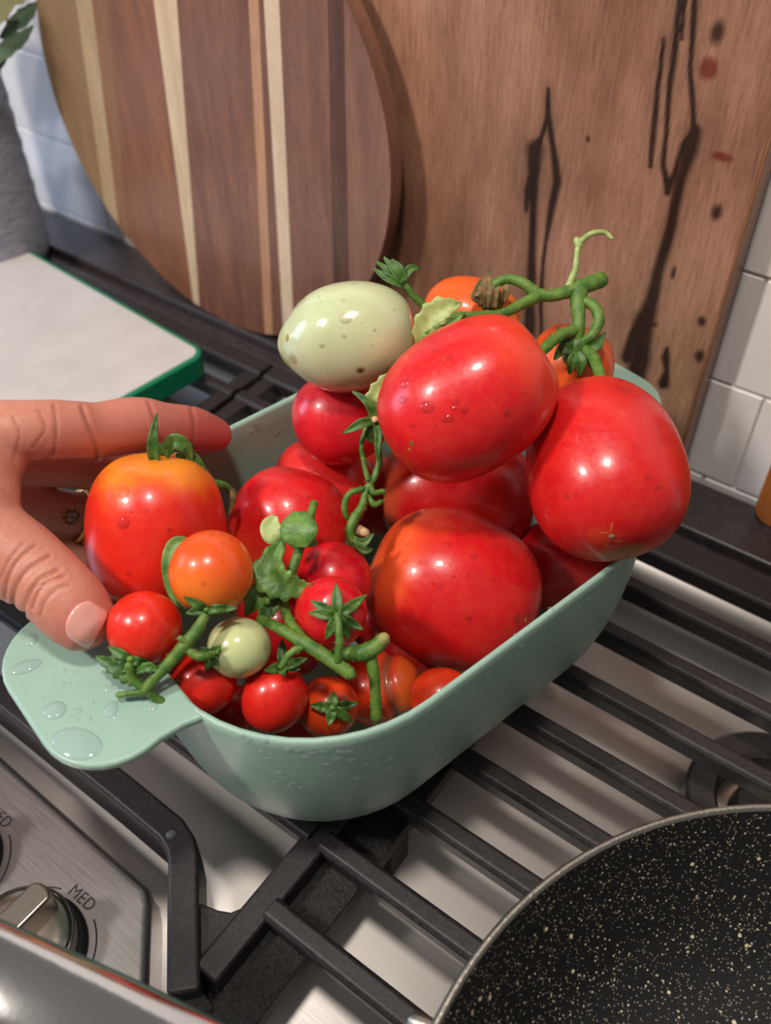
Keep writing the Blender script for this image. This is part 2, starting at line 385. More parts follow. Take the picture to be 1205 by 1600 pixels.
# front rail follows the panel's slanted edge
def rail(name, path, wd, top, h, parent, mat, bevel=.16):
    L = []; R_ = []
    n = len(path)
    for i, p in enumerate(path):
        p = np.array(p); a = np.array(path[max(i-1, 0)]); b = np.array(path[min(i+1, n-1)])
        t1 = (p-a); t2 = (b-p)
        t1 = t1/np.linalg.norm(t1) if np.linalg.norm(t1) > 0 else t2/np.linalg.norm(t2)
        t2 = t2/np.linalg.norm(t2) if np.linalg.norm(t2) > 0 else t1
        t = t1+t2; t /= np.linalg.norm(t); nn = np.array([-t[1], t[0]]); k = 1/max(.5, nn@np.array([-t1[1], t1[0]]))
        L.append(p+nn*wd/2*k); R_.append(p-nn*wd/2*k)
    poly = [tuple(q) for q in R_]+[tuple(q) for q in L[::-1]]
    return mk(name, *prism(poly, top-h, top), mat, parent, smooth=True, bevel=bevel, seg=3, autosmooth=40)
fr = [(-30.85, 7.75)]+[(-24, 7.75), (-18, 7.75), (-15.4, 7.7), (-14.7, 7.5), (-14.2, 7.15), (-13.2, 6.15), (-11.1, 4.1)]
rail('front_rail', fr, 1.05, 0, 2.2, gB, mIron)
rail('side_rail', [(-11.03, 4.9), (-11.03, 31)], 1.0, -.15, 2.0, gB, mIron)
rail('side_rail', [(-30.35, 7.75), (-30.35, 31)], .95, -.15, 2.0, gB, mIron)
mk('corner_web', *prism([(-12.9, 6.5), (-11.5, 5.1), (-11.5, 7.4), (-11.8, 6.9), (-12.2, 6.7)], -2.1, -.45), mIron, gB, bevel=.1, autosmooth=40)
for (x, y) in ((-30.2, 8.3), (-30.2, 30), (-11.2, 29.8), (-11.9, 5.3)):
    mk('foot', *box(x-.45, x+.45, y-.45, y+.45, -4.4, -1.8), mIron, gB, smooth=False, bevel=.12)
# left grate
gA = thing('burner_grate', (-45, 18, -4.3), 'cast-iron grate under the white cutting board', 'grate', 'cast-iron burner grates')
for y in BARS[3:]: bar(gA, -62, -31.15, y)
bar(gA, -62, -31.15, 30.4, 1.3)
rail('side_rail', [(-31.65, 12), (-31.65, 31)], .95, -.15, 2.0, gA, mIron)
rail('side_rail', [(-61.5, 12), (-61.5, 31)], .95, -.15, 2.0, gA, mIron)
for (x, y) in ((-31.9, 14), (-31.9, 30), (-61.2, 14), (-61.2, 30)):
    mk('foot', *box(x-.45, x+.45, y-.45, y+.45, -4.4, -1.8), mIron, gA, smooth=False, bevel=.12)

# ------------------------------------------------------------------ boards against the wall
# spalted rectangular board: colours of the wood (dark veins, knots) are laid on a fine grid
def seg_d(px, pz, pts):
    best = np.full(px.shape, 1e9); wloc = np.zeros(px.shape)
    for (a, b) in zip(pts[:-1], pts[1:]):
        ax, az, aw = a; bx_, bz, bw = b
        dx, dz = bx_-ax, bz-az; L = dx*dx+dz*dz+1e-9
        t = np.clip(((px-ax)*dx+(pz-az)*dz)/L, 0, 1)
        d = np.hypot(px-(ax+t*dx), pz-(az+t*dz)); wl = aw+(bw-aw)*t
        q = d/np.maximum(wl, .01)
        k = q < best; best = np.where(k, q, best)
    return best
YS = 34.4
def bp(px, py):
    d = ray(px, py); p = CC+(YS-CC[1])/d[1]*d; return p[0], p[2]
def veins(lst): return [(*bp(x, y), wd) for x, y, wd in lst]
VEINS = [veins(q) for q in [
    [(857, 140, .03), (857, 180, .08), (846, 215, .05), (836, 235, .28), (834, 262, .22), (833, 330, .10), (831, 420, .12), (827, 520, .2)],
    [(857, 180, .08), (863, 225, .06), (872, 285, .13), (866, 310, .12), (852, 380, .04), (846, 440, .05), (845, 540, .07)],
    [(836, 262, .2), (824, 300, .1), (822, 330, .03)],
    [(1088, -10, .05), (1080, 100, .05), (1083, 190, .06), (1086, 205, .16), (1078, 235, .2), (1066, 275, .16), (1050, 345, .13), (1033, 410, .14), (1018, 470, .17), (1007, 510, .3), (1000, 560, .34), (988, 610, .3)],
    [(1086, 205, .12), (1068, 225, .05), (1056, 265, .05), (1043, 300, .09), (1038, 260, .05), (1041, 190, .04), (1052, 90, .05), (1065, -10, .05)],
    [(1036, 60, .03), (1030, 130, .05), (1022, 200, .06), (1019, 260, .05)],
    [(1078, 235, .1), (1060, 300, .06)],
    [(1073, -10, .04), (1064, 60, .03)],
    [(1042, 545, .05), (1040, 560, .12), (1042, 580, .06), (1037, 600, .16), (1033, 605, .04)],
    [(1007, 500, .3), (990, 520, .1), (980, 560, .2)],
]]
SPOTS = [(1120, 50, .22, .36), (1119, 332, .2, .3), (1096, 502, .16, .22), (1092, 556, .22, .3), (918, 217, .1, .12), (1054, 427, .12, .3), (1020, 506, .25, .16)]
REDS = [(1108, 108, .3, .36), (1128, 245, .4, .16)]
nx, nz = 240, 300
X0, X1, Z0, Z1 = -27.5, -8.35, 0.0, 27.0
gx = np.linspace(X0, X1-.14, nx); gz = np.linspace(Z0, Z1, nz); GX, GZ = np.meshgrid(gx, gz)
wob = np.array([[noise.noise(Vector((x*1.3, z*.5, 3)))*.10+noise.noise(Vector((x*4, z*1.6, 9)))*.015 for x in gx] for z in gz])
dk = np.zeros(GX.shape)
for pl in VEINS:
    q = seg_d(GX+wob, GZ, [(a_, b_, w_*1.15+.035) for a_, b_, w_ in pl]); dk = np.maximum(dk, np.clip(1.6-q*.8, 0, 1)*.95); dk = np.maximum(dk, .28*np.exp(-(q/5)**2))
for (px, py, a, b) in SPOTS:
    cx, cz = bp(px, py); dk = np.maximum(dk, .9*np.clip(1.6-np.hypot((GX+wob-cx)/a, (GZ-cz)/b), 0, 1))
rd = np.zeros(GX.shape)
for (px, py, a, b) in REDS:
    cx, cz = bp(px, py); rd = np.maximum(rd, .85*np.clip(2.0-np.hypot((GX+wob-cx)/a, (GZ-cz)/b)*1.4, 0, 1))
cols = np.ones((nz, nx, 3))
big = np.array([[noise.fractal(Vector((x*.22, z*.07, 1.0)), .8, 2.0, 4) for x in gx] for z in gz])
c_a = np.array(lin(128, 88, 68)); c_b = np.array(lin(182, 136, 110))
tt = np.clip(.5+big*.75, 0, 1)[..., None]
cols = c_a*(1-tt)+c_b*tt
ol = np.clip((GX+13.5)/5, 0, 1)[..., None]*np.clip((14-GZ)/10, 0, 1)[..., None]*.45
cols = cols*(1-ol)+np.array(lin(134, 104, 62))*ol
cols = cols*(1-rd[..., None])+np.array(lin(112, 36, 26))*rd[..., None]
cols = cols*(1-dk[..., None])+np.array(lin(30, 17, 14))*dk[..., None]
vv = [(x, YS, z) for z in gz for x in gx]; ff = [(j*nx+i, j*nx+i+1, (j+1)*nx+i+1, (j+1)*nx+i) for j in range(nz-1) for i in range(nx-1)]
mFace = M('spalted_face', rough=.4, spec=.35, coat=.08); mFace.b.inputs['Coat Roughness'].default_value = .3
fine = mFace.noise(3.0, 6, .7, .1, (3, 3, .25)); pore = mFace.noise(5, 3, .6, 0, (4, 4, .4))
cc = mFace.mix(1.0, mFace.vcol(), mFace.ramp(fine, [(.32, (1.12, 1.12, 1.12)), (.72, (.66, .62, .58))]), 'MULTIPLY'); cc = mFace.mix(1.0, cc, mFace.ramp(pore, [(.57, g1(1)), (.72, (.6, .56, .52))]), 'MULTIPLY')
mFace.color(cc); mFace.bump(fine, .1, .03)
slab = thing('cutting_board', (-18, 35, 0), 'brown spalted-wood rectangular board with black veins standing against the tiles', 'cutting board', 'wooden boards against the wall')
mk('board_face', vv, ff, mFace, slab, cols=cols.reshape(-1, 3))
mk('board_body', *box(X0, X1, YS+.02, YW-.4, Z0, Z1), mSlab, slab, smooth=True, bevel=.14, seg=3, autosmooth=40)

# round striped board, built from its glued planks
YR, RC, RR = 32.6, (-36.0, 12.1), 12.1
def rp(px, py):
    d = ray(px, py); p = CC+(YR-CC[1])/d[1]*d; return np.array([p[0], p[2]])
BND = [((124, 40), (152, 240)), ((148, 40), (172, 240)), ((168, 0), (192, 280)), ((240, 0), (286, 350)), ((276, 0), (306, 400)), ((388, 0), (408, 400)),
       ((404, 0), (421, 400)), ((412, 0), (438, 440)), ((436, 0), (456, 440)), ((512, 0), (520, 400)), ((537, 0), (545, 400))]
BND = [(rp(*a), rp(*b)) for a, b in BND]
def clip(poly, a, b, side):
    out = []; n = len(poly); d = b-a
    f = lambda p: side*(d[0]*(p[1]-a[1])-d[1]*(p[0]-a[0]))
    for i in range(n):
        p, q = poly[i], poly[(i+1) % n]; fp, fq = f(p), f(q)
        if fp >= 0: out.append(p)
        if fp*fq < 0: t = fp/(fp-fq); out.append(p+(q-p)*t)
    return out
circle = [np.array([RC[0]+RR*math.cos(2*math.pi*k/160), RC[1]+RR*math.sin(2*math.pi*k/160)]) for k in range(160)]
PC = [((137, 108, 78), (164, 133, 98)), ((173, 146, 112), (197, 169, 132)), ((131, 90, 64), (157, 115, 82)), ((122, 79, 59), (157, 104, 73)),
      ((201, 173, 137), (234, 209, 173)), ((109, 70, 57), (151, 104, 80)), ((173, 126, 94), (206, 160, 121)), ((109, 72, 57), (137, 95, 73)),
      ((203, 175, 144), (232, 207, 176)), ((113, 77, 64), (151, 106, 84)), ((76, 50, 43), (109, 74, 59)), ((118, 81, 69), (155, 113, 91))]
rb = thing('cutting_board', (RC[0], YR+.8, 0), 'round striped dark-wood board standing left of the spalted board', 'cutting board', 'wooden boards against the wall')
for k in range(12):
    poly = circle
    if k > 0: poly = clip(poly, BND[k-1][0], BND[k-1][1], 1)
    if k < 11: poly = clip(poly, BND[k][0], BND[k][1], -1)
    if len(poly) < 3: continue
    n = len(poly); v = [(p[0], YR, p[1]) for p in poly]+[(p[0], YR+.9, p[1]) for p in poly]
    f = [tuple(range(n)), tuple(range(n, 2*n))[::-1]]+[(i, (i+1) % n, n+(i+1) % n, n+i) for i in range(n)]
    d_, l_ = lin(*PC[k][0]), lin(*PC[k][1]); mid = tuple((a+b)/2 for a, b in zip(d_, l_))
    mk('plank', v, f, wood('striped_wood', d_, mid, l_, rough=.3, spec=.5, seed=k*13.7, freq=1.4), rb, smooth=False)

# right-hand wooden board (only its corner shows)
q = Zp(1171, 812, 0); yb = q.y
wc = []
x0, x1, z1, rd_ = q.x, q.x+13, 17, .9
for (cx, cz, a0) in ((x0+rd_, rd_, 180), (x1-rd_, rd_, 270), (x1-rd_, z1-rd_, 0), (x0+rd_, z1-rd_, 90)):
    for k in range(7): a = math.radians(a0+15*k); wc.append((cx+rd_*math.cos(a), cz+rd_*math.sin(a)))
n = len(wc); v = [(x, yb, z) for x, z in wc]+[(x, yb+1.5, z) for x, z in wc]
f = [tuple(range(n)), tuple(range(n, 2*n))[::-1]]+[(i, (i+1) % n, n+(i+1) % n, n+i) for i in range(n)]
o = mk('cutting_board', v, f, wood('amber_wood', lin(136, 76, 34), lin(166, 100, 50), lin(190, 124, 68), seed=51), None, smooth=True, origin=(x0+6, yb+.7, 0), bevel=.18, seg=3, autosmooth=40)
setp(o, 'amber wooden board with rounded corner at the right edge of the photo', 'cutting board', 'wooden boards against the wall')

# vase with greenery
vc = Zp(85, 388, 0); vx, vy = vc.x-.53*3.7-.3, vc.y-.85*3.7
prf = [(3.2, 0.02), (3.5, .12), (3.7, .6)]
for k in range(26):
    z_ = 1.2+k*.55; r_ = 3.75-.1*(z_/15)**1.2 + .06*math.sin(k*2.4)
    prf.append((r_, z_))
prf += [(3.55, 15.6), (3.35, 15.7), (3.2, 15.3), (3.15, 8)]
va = mk('vase', *lathe(prf, (vx, vy, 0), 72, cap0=True), mVase, None, origin=(vx, vy, 0)); setp(va, 'grey-blue ribbed stoneware vase behind the white cutting board', 'vase')
def leafmesh(c, widths, nrm, fold=.25, n=12, wav=0, curl=0):
    """leaf along a centre line; widths are half widths at the given points"""
    P = catmull([np.r_[np.array(p, float), wd] for p, wd in zip(c, widths)], n); v = []; f = []; nrm = np.array(nrm, float)
    for i, q in enumerate(P):
        p = q[:3]; t = P[min(i+1, len(P)-1)][:3]-P[max(i-1, 0)][:3]; t /= np.linalg.norm(t)+1e-9
        s_ = np.cross(t, nrm); s_ /= np.linalg.norm(s_)+1e-9; u_ = np.cross(s_, t)
        for j, a in enumerate((-1, -.66, -.33, 0, .33, .66, 1)):
            wd = max(q[3], .004)*(1+wav*.25*math.sin(i*1.7+a*2))
            v.append(p+s_*a*wd+u_*(fold*wd*abs(a)-curl*wd*a*a+wav*.12*wd*math.sin(i*1.3+3*a)))
    m_ = len(P)
    for i in range(m_-1):
        for j in range(6): f.append((i*7+j, i*7+j+1, (i+1)*7+j+1, (i+1)*7+j))
    return v, f
def leaf(name, parent, c, widths, nrm, mat, fold=.25, wav=0, thick=.03, curl=0):
    o = mk(name, *leafmesh(c, widths, nrm, fold, 8, wav, curl), mat, parent)
    s_ = o.modifiers.new('thick', 'SOLIDIFY'); s_.thickness = thick*S; s_.offset = 0
    return o
mVLeaf = M('dusty_leaf', base=lin(70, 92, 66), rough=.6); mVLeaf2 = M('straw_leaf', base=lin(150, 146, 100), rough=.6)
pl = thing('foliage_spray', (vx, vy, 15.8), 'dusty green leafy sprig standing in the grey vase', 'plant')
for k in range(9):
    a = random.uniform(-1.2, 1.4); h = random.uniform(16.5, 21); rr = random.uniform(1.5, 5)
    tip = np.array([vx+rr*math.cos(a), vy+rr*math.sin(a)*.35-1, h])
    basep = np.array([vx+random.uniform(-1, 1), vy+random.uniform(-1, 1), 15.9])
    mid = basep*.4+tip*.6+np.array([-.8, 0, 1.5])
    st = mk('stem', *tube([basep, mid, tip], [.14, .11, .07], 6), mVLeaf, pl)
    for j in range(5):
        p = mid+(tip-mid)*(j/4); d = np.array([random.uniform(-.4, 1), random.uniform(-1, .3), random.uniform(-.3, .8)]); d /= np.linalg.norm(d)
        leaf('leaf', pl, [p, p+d*1.2, p+d*2.5+np.array([0, 0, -.3])], [.06, .55, .02], (.3, -.5, .8), mVLeaf if (k+j) % 3 else mVLeaf2)

for q_, wq_, mt_ in (([(-40, 120, 50), (-5, 90, 50), (30, 64, 50.3), (52, 40, 50.6)], [6, 26, 24, 3], mVLeaf), ([(-50, 60, 49.6), (-10, 30, 49.6), (22, 8, 50)], [6, 34, 5], mVLeaf2),
                    ([(-30, 150, 50.5), (5, 92, 50.6), (14, 60, 50.6), (12, 30, 50.8)], [5, 14, 16, 3], mVLeaf), ([(-10, 20, 50.8), (30, -10, 51), (64, -20, 51)], [6, 40, 5], mVLeaf2), ([(0, 60, 51), (36, 30, 51.2), (60, 2, 51.4)], [6, 28, 5], mVLeaf)):
    leaf('leaf', pl, [V(*z_) for z_ in q_], [a_*.5*b_[2]/FPX for a_, b_ in zip(wq_, q_)], -CF, mt_, .3, .4)
# ------------------------------------------------------------------ white cutting board with green edge
A = Zp(40, 386, 1.45); B = Zp(326, 549, 1.45); ex = (B-A); ex.z = 0; Lx = ex.length; ex.normalize(); ey = Vector((ex.y, -ex.x, 0))
def rrect(L, W_, r_, ins):
    out = []
    for (cx, cy, a0) in ((L-r_, r_, -90), (L-r_, W_-r_, 0), (r_, W_-r_, 90), (r_, r_, 180)):
        for k in range(9):
            a = math.radians(a0+90*k/8); out.append((cx+(r_-ins)*math.cos(a), cy+(r_-ins)*math.sin(a)))
    return out
def tow(pts, z): return [(A+ex*x+ey*y) for x, y in pts], z
cb = thing('cutting_board', (A+ex*Lx/2+ey*7)*1.0, 'white plastic cutting board with green edge lying on the grate', 'cutting board')
cb.location = Vector((cb.location.x, cb.location.y, .0))
pg, _ = tow(rrect(Lx, 13.5, 1.0, 0), 0); mk('board_rim', *prism([(p.x, p.y) for p in pg], .02, 1.42), mEdge, cb, bevel=.12, seg=3, autosmooth=40)
pw, _ = tow(rrect(Lx, 13.5, 1.0, .28), 0); mk('board_top', *prism([(p.x, p.y) for p in pw], .9, 1.46), mWhite, cb, bevel=.03, seg=2, autosmooth=40)

# ------------------------------------------------------------------ frying pan
pc = (8.1, 8.05, 0)
pan = thing('frying_pan', pc, 'black speckled nonstick frying pan with polished steel handle', 'frying pan')
ri = [(.01, .55), (4, .56), (7.6, .6), (8.6, .72), (9.2, 1.05), (9.9, 1.9), (10.7, 3.1), (11.3, 4.2), (11.62, 4.9)]
mk('pan_interior', *lathe(ri, pc, 120), mPanIn, pan)
mk('pan_rim', *lathe([(11.62, 4.88), (11.67, 4.98), (11.74, 5.01), (11.83, 4.99), (11.87, 4.9), (11.84, 4.7)], pc, 120), mRim, pan)
mk('pan_base', *lathe([(11.88, 4.75), (11.5, 3.9), (10.6, 2.4), (9.6, 1.0), (8.8, .25), (8.2, .03), (.01, .03)], pc, 120), mPanOut, pan)
hd = np.array([-.935, -.354, 0]); hs = np.array([-hd[1], hd[0], 0])
C0 = np.array(pc)
def hp(s_, z_): p = C0+hd*s_; p[2] = z_; return p
hpath = [(11.3, 3.4, .7, .5), (12.6, 4.1, 1.0, .45), (14.5, 5.4, 1.15, .42), (17.5, 6.9, 1.2, .45), (21, 8.2, 1.28, .5), (25, 9.2, 1.35, .52), (28, 9.6, 1.2, .45), (29.2, 9.7, .6, .25)]
P = catmull([np.array(q) for q in hpath], 6); hv = []; hf = []
for i, q in enumerate(P):
    a = P[min(i+1, len(P)-1)]-P[max(i-1, 0)]; t = hd*a[0]+np.array([0, 0, a[1]]); t /= np.linalg.norm(t); up = np.cross(hs, t);
    if up[2] < 0: up = -up
    c = hp(q[0], q[1])
    for k in range(20):
        an = 2*math.pi*k/20; hv.append(c+hs*q[2]*math.copysign(abs(math.cos(an))**.75, math.cos(an))+up*q[3]*math.copysign(abs(math.sin(an))**.8, math.sin(an)))
for i in range(len(P)-1):
    for k in range(20): hf.append((i*20+k, i*20+(k+1) % 20, (i+1)*20+(k+1) % 20, (i+1)*20+k))
hf += [tuple(range(20))[::-1], tuple(range((len(P)-1)*20, len(P)*20))]
mk('handle', hv, hf, mChrome, pan)
for s_ in (-.75, .75):
    p = hp(11.2, 3.6)+hs*s_
    mk('rivet', *tube([p, p-hd*.25+np.array([0, 0, .08])], [.32, .28], 14, 2), mChrome, pan)
rv = Zp(652, 1592, 4.9); rvd = np.array([rv.x-pc[0], rv.y-pc[1], 0]); rvd /= np.linalg.norm(rvd)
p = C0+rvd*11.95+np.array([0, 0, 4.6]); mk('handle_lug', *tube([p-rvd*.1, p+rvd*.3], [.3, .26], 14, 2), mRim, pan)

# ------------------------------------------------------------------ mint bowl
RIM = 8.0
def bprof(z_):
    k = (1-(1-max(0, min(1, z_/RIM)))**2.6)**(1/2.6); return k
def rring(hw, hl, rad, z_, n=12):
    out = []
    for (cx, cy, a0) in ((hw-rad, hl-rad, 0), (-(hw-rad), hl-rad, 90), (-(hw-rad), -(hl-rad), 180), (hw-rad, -(hl-rad), 270)):
        for k in range(n+1):
            a = math.radians(a0+90*k/n); out.append((cx+rad*math.cos(a), cy+rad*math.sin(a)))
    # gentle outward bow of the sides
    res = []
    for i in range(len(out)):
        p, q_ = np.array(out[i]), np.array(out[(i+1) % len(out)])
        res.append(p)
        if i % (n+1) == n:
            for t in np.linspace(0, 1, 9)[1:-1]: res.append(p+(q_-p)*t)
    return [BW(x, y, z_) for x, y in res]
BHW, BHL, THK = (4.3, 7.3), (6.6, 9.65), .24
def bsize(k): return BHW[0]+(BHW[1]-BHW[0])*k, BHL[0]+(BHL[1]-BHL[0])*k, 3.6+2.0*k
rings = []
hw, hl, rd0 = bsize(0); rings.append(rring(hw*.5, hl*.5, rd0*.5, .02))
for z_ in (.02, .06, .18, .4, .8, 1.4, 2.2, 3.2, 4.4, 5.6, 6.8, 7.6, 7.9):
    hw, hl, r0 = bsize(bprof(z_)); rings.append(rring(hw, hl, r0, z_))
hw, hl, r0 = bsize(1)
rings.append(rring(hw-.06, hl-.06, r0-.06, 8.0)); rings.append(rring(hw-THK+.06, hl-THK+.06, r0-THK+.06, 8.0))
for z_ in (7.85, 7.2, 6, 4.8, 3.6, 2.6, 1.7, 1.0, .6, .4, .32):
    hw, hl, r0 = bsize(bprof(max(z_-.28, .0))); rings.append(rring(hw-THK, hl-THK, r0-THK, z_))
hw, hl, r0 = bsize(0); rings.append(rring((hw-THK)*.5, (hl-THK)*.5, r0*.5, .3))
nr = len(rings[0]); bvv = [p for rg in rings for p in rg]; bf = []
for i in range(len(rings)-1):
    for k in range(nr): bf.append((i*nr+k, i*nr+(k+1) % nr, (i+1)*nr+(k+1) % nr, (i+1)*nr+k))
bf += [tuple(range(nr))[::-1], tuple(range((len(rings)-1)*nr, len(rings)*nr))]
bowl = thing('serving_bowl', BW(0, 0, 0), 'mint green plastic bowl with flat end handles, heaped with tomatoes', 'bowl')
bbody = mk('bowl_body', bvv, bf, mBowl, bowl)
tabs = []
for sg in (-1, 1):
    out = [(3.4, 9.3), (3.25, 9.9), (3.2, 10.6)]
    for k in range(9): a = math.radians(90*k/8); out.append((1.2+2.05*math.cos(a), 11.2+2.05*math.sin(a)))
    full = out+[(-x, y) for x, y in out[::-1]]
    wp = [BW(x, sg*y, 0) for x, y in full]
    tabs.append(mk('handle_tab', *prism([(p.x, p.y) for p in wp], RIM-.32, RIM+.005), mBowl, bowl, bevel=.13, seg=3, autosmooth=40))

# ------------------------------------------------------------------ water drops
def ico(sub=1):
    bm = bmesh.new(); bmesh.ops.create_icosphere(bm, subdivisions=sub, radius=1); v = np.array([x.co[:] for x in bm.verts]); f = [tuple(q.index for q in p.verts) for p in bm.faces]; bm.free(); return v, f
ICO1 = ico(2); ICO2 = ico(3)
def drop_mesh(p, nrm, a, b=None, h=None, along=None, hi=False):
    v, f = ICO2 if hi else ICO1
    nrm = np.array(nrm, float); nrm /= np.linalg.norm(nrm)
    t = np.array(along, float) if along is not None else np.cross(nrm, [.3, .5, .8]); t -= (t@nrm)*nrm; t /= np.linalg.norm(t); s_ = np.cross(nrm, t)
    b = b or a; h = h or .45*min(a, b)
    keep = [i for i, q in enumerate(v) if q[2] > -.12]; ix = {i: k for k, i in enumerate(keep)}
    return [np.array(p)+t*v[i][0]*a+s_*v[i][1]*b+nrm*(max(v[i][2], 0)**1.0*h-.003) for i in keep], [tuple(ix[i] for i in q) for q in f if all(i in ix for i in q)]
def bvh_of(verts, faces): return BVHTree.FromPolygons([Vector(v) for v in verts], faces)
def cast(bv, px, py):
    d = Vector(ray(px, py)).normalized(); h = bv.ray_cast(Vector(CC), d); return h[0], h[1]

# ------------------------------------------------------------------ tomatoes
ZC = {'T1': 12.49, 'T2': 10.14, 'T3': 5.1, 'T4': 4.82, 'T5': 3.1, 'T6': 9.1, 'T7': 6.74, 'T8': 9.08, 'T9': 5.53, 'T10': 12.65, 'T11': 11.0, 'T12': 9.68, 'C1': 10.2,
      'C2': 9.2, 'C3': 8.14, 'C4': 7.1, 'C5': 6.46, 'C6': 7.4, 'C7': 8.46, 'C8': 4.3, 'C9': 5.1, 'C10': 3.9, 'C11': 4.69, 'T13': 2.99, 'F1': 4.2, 'F2': 3.4, 'F3': 3.2, 'F4': 3.2}
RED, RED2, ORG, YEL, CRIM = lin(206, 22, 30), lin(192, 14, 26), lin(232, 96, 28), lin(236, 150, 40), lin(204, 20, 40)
PALE, PALE2 = lin(192, 199, 158), lin(222, 222, 192)
TOM = {}
def sstep(a, b, x): t = np.clip((x-a)/(b-a), 0, 1); return t*t*(3-2*t)
def tomato(key, label, cx, cy, a, b, th, ti, kind='plum', egg=0., pw=2.25, base=RED, stem=None, stem_from=.5, blossom=None, bl_from=.6, group='red plum tomatoes heaped in the bowl', nipple=0, lobes=.02, drops=40, extra=None, mat=None, dsize=(.02, .075)):
    c = Zp(cx, cy, ZC[key]); dep = depth_of(c); la, lb = a*dep/FPX, b*dep/FPX
    th, ti = math.radians(th), math.radians(ti)
    ax = math.cos(ti)*(math.cos(th)*CR-math.sin(th)*CU)-math.sin(ti)*CF; ax /= np.linalg.norm(ax)
    e1 = np.cross(ax, CF); e1 /= np.linalg.norm(e1); e2 = np.cross(ax, e1)
    n, m_ = 56, 40; v = []; cl = []; sd = hash(key) % 97 if False else sum(ord(ch)*(i+3) for i, ch in enumerate(key))
    for i in range(m_+1):
        ph = math.pi*i/m_; t = -math.cos(ph)
        tt = math.copysign(abs(t), t)
        r_ = (1-abs(tt)**pw)**(1/pw) if abs(tt) < 1 else 0
        r_ *= (1-egg*tt)
        for k in range(n):
            an = 2*math.pi*k/n
            lob = 1+lobes*math.sin(3*an+sd)*.5*r_+lobes*1.4*noise.noise(Vector((math.cos(an)*r_*1.1+sd, math.sin(an)*r_*1.1, tt*1.2)))
            zz = tt*la
            if tt > .9 and kind != 'none': zz -= .55*(tt-.9)*la*.9
            if nipple and tt < -.8: zz -= nipple*((-tt-.8)/.2)**2; 
            rr = r_*lb*lob
            p = np.array(c)+ax*zz+rr*(math.cos(an)*e1+math.sin(an)*e2)
            v.append(p)
            nz_ = noise.fractal(Vector((p[0]*.7+sd, p[1]*.7, p[2]*.7)), .9, 2, 4); nz2 = noise.noise(Vector((p[0]*2.5, p[1]*2.5+sd, p[2]*2.5)))
            col = np.array(base)*(1+.10*nz_)
            if stem is not None:
                q = sstep(stem_from, 1.0, tt+.22*nz_); col = col*(1-q)+np.array(stem)*q
            if blossom is not None:
                q = sstep(bl_from, 1.0, -tt+.2*nz_); col = col*(1-q)+np.array(blossom)*q
            if tt < -.975 and kind == 'plum': col = col*.3+np.array(lin(150, 120, 50))*.7
            cl.append(np.clip(col, 0, 1))
    f = [(i*n+k, i*n+(k+1) % n, (i+1)*n+(k+1) % n, (i+1)*n+k) for i in range(m_) for k in range(n)]
    if extra: v, cl = extra(v, cl, c, ax, e1, e2, la, lb)
    nm = 'cherry_tomato' if kind == 'cherry' else 'plum_tomato'
    o = mk(nm, v, f, mat or mTom, None, origin=c, cols=cl); setp(o, label, 'tomato', group)
    bv = bvh_of(v, f)
    TOM[key] = dict(o=o, c=np.array(c), ax=ax, la=la, lb=lb, bv=bv, dep=dep, px=cx, py=cy, a=a, b=b)
    # scattered fine droplets on the upper and camera side
    rng = random.Random(sd); parts = []
    tries = 0
    while len(parts) < drops and tries < drops*8:
        tries += 1
        d = Vector((rng.gauss(0, 1), rng.gauss(0, 1), rng.gauss(.35, 1))).normalized()
        if d.dot(Vector(-CF)) < -.1 and d.z < .2: continue
        h = bv.ray_cast(c+d*12, -d)
        if h[0] is None: continue
        # cluster
        if noise.noise(Vector(h[0])*.9+Vector((sd, 0, 0))) < rng.uniform(-.5, .3): continue
        s_ = dsize[0]+(dsize[1]-dsize[0])*rng.random()**3
        parts.append(drop_mesh(h[0], h[1], s_*rng.uniform(.9, 1.3), s_, s_*rng.uniform(.3, .5)))
    if parts:
        dm = mk('water_droplets', *join(parts), mWater, o, origin=c); setp(dm, None, None, None, 'stuff')
    return o
def big_drops(key, lst):
    parts = []
    for (px, py, a, b) in lst:
        h, nn = cast(TOM[key]['bv'], px, py)
        if h is None: continue
        k = depth_of(h)/FPX; parts.append(drop_mesh(h, nn, a*k, b*k, .42*min(a, b)*k, along=CR, hi=True))
    for q in parts: mk('water_drop', *q, mWater, TOM[key]['o'], origin=TOM[key]['c'])

tomato('T1', 'large wet red plum tomato on top, touching the pale unripe one', 731, 624, 143, 117, -33, 8, egg=.03, pw=2.35, stem=lin(222, 62, 34), stem_from=.35, drops=150)
tomato('T2', 'large red plum tomato overhanging the right rim of the bowl', 943, 730, 146, 122, -98, -22, egg=.10, pw=2.3, base=lin(204, 22, 28), blossom=lin(220, 60, 34), bl_from=.92, drops=140)
tomato('T3', 'large red plum tomato at the front centre, orange at its shoulder', 706, 921, 135, 124, 205, 12, egg=.06, pw=2.4, stem=lin(230, 92, 44), stem_from=.45, drops=170)
tomato('T4', 'red plum tomato shaded beneath the topmost red one', 714, 772, 122, 92, 185, 0, pw=2.7, stem=lin(196, 84, 52), stem_from=.55, drops=50)
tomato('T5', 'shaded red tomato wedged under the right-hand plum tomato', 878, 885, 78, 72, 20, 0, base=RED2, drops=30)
tomato('T6', 'orange-shouldered plum tomato cupped by the hand', 244, 828, 122, 109, -88, 18, egg=.04, pw=2.5, base=lin(222, 38, 26), stem=lin(236, 138, 36), stem_from=.42, drops=60)
tomato('T7', 'red plum tomato with orange lower half, right of the cupped one', 449, 832, 104, 93, -72, 10, pw=2.3, base=lin(210, 22, 32), blossom=lin(232, 96, 34), bl_from=-.25, drops=40)
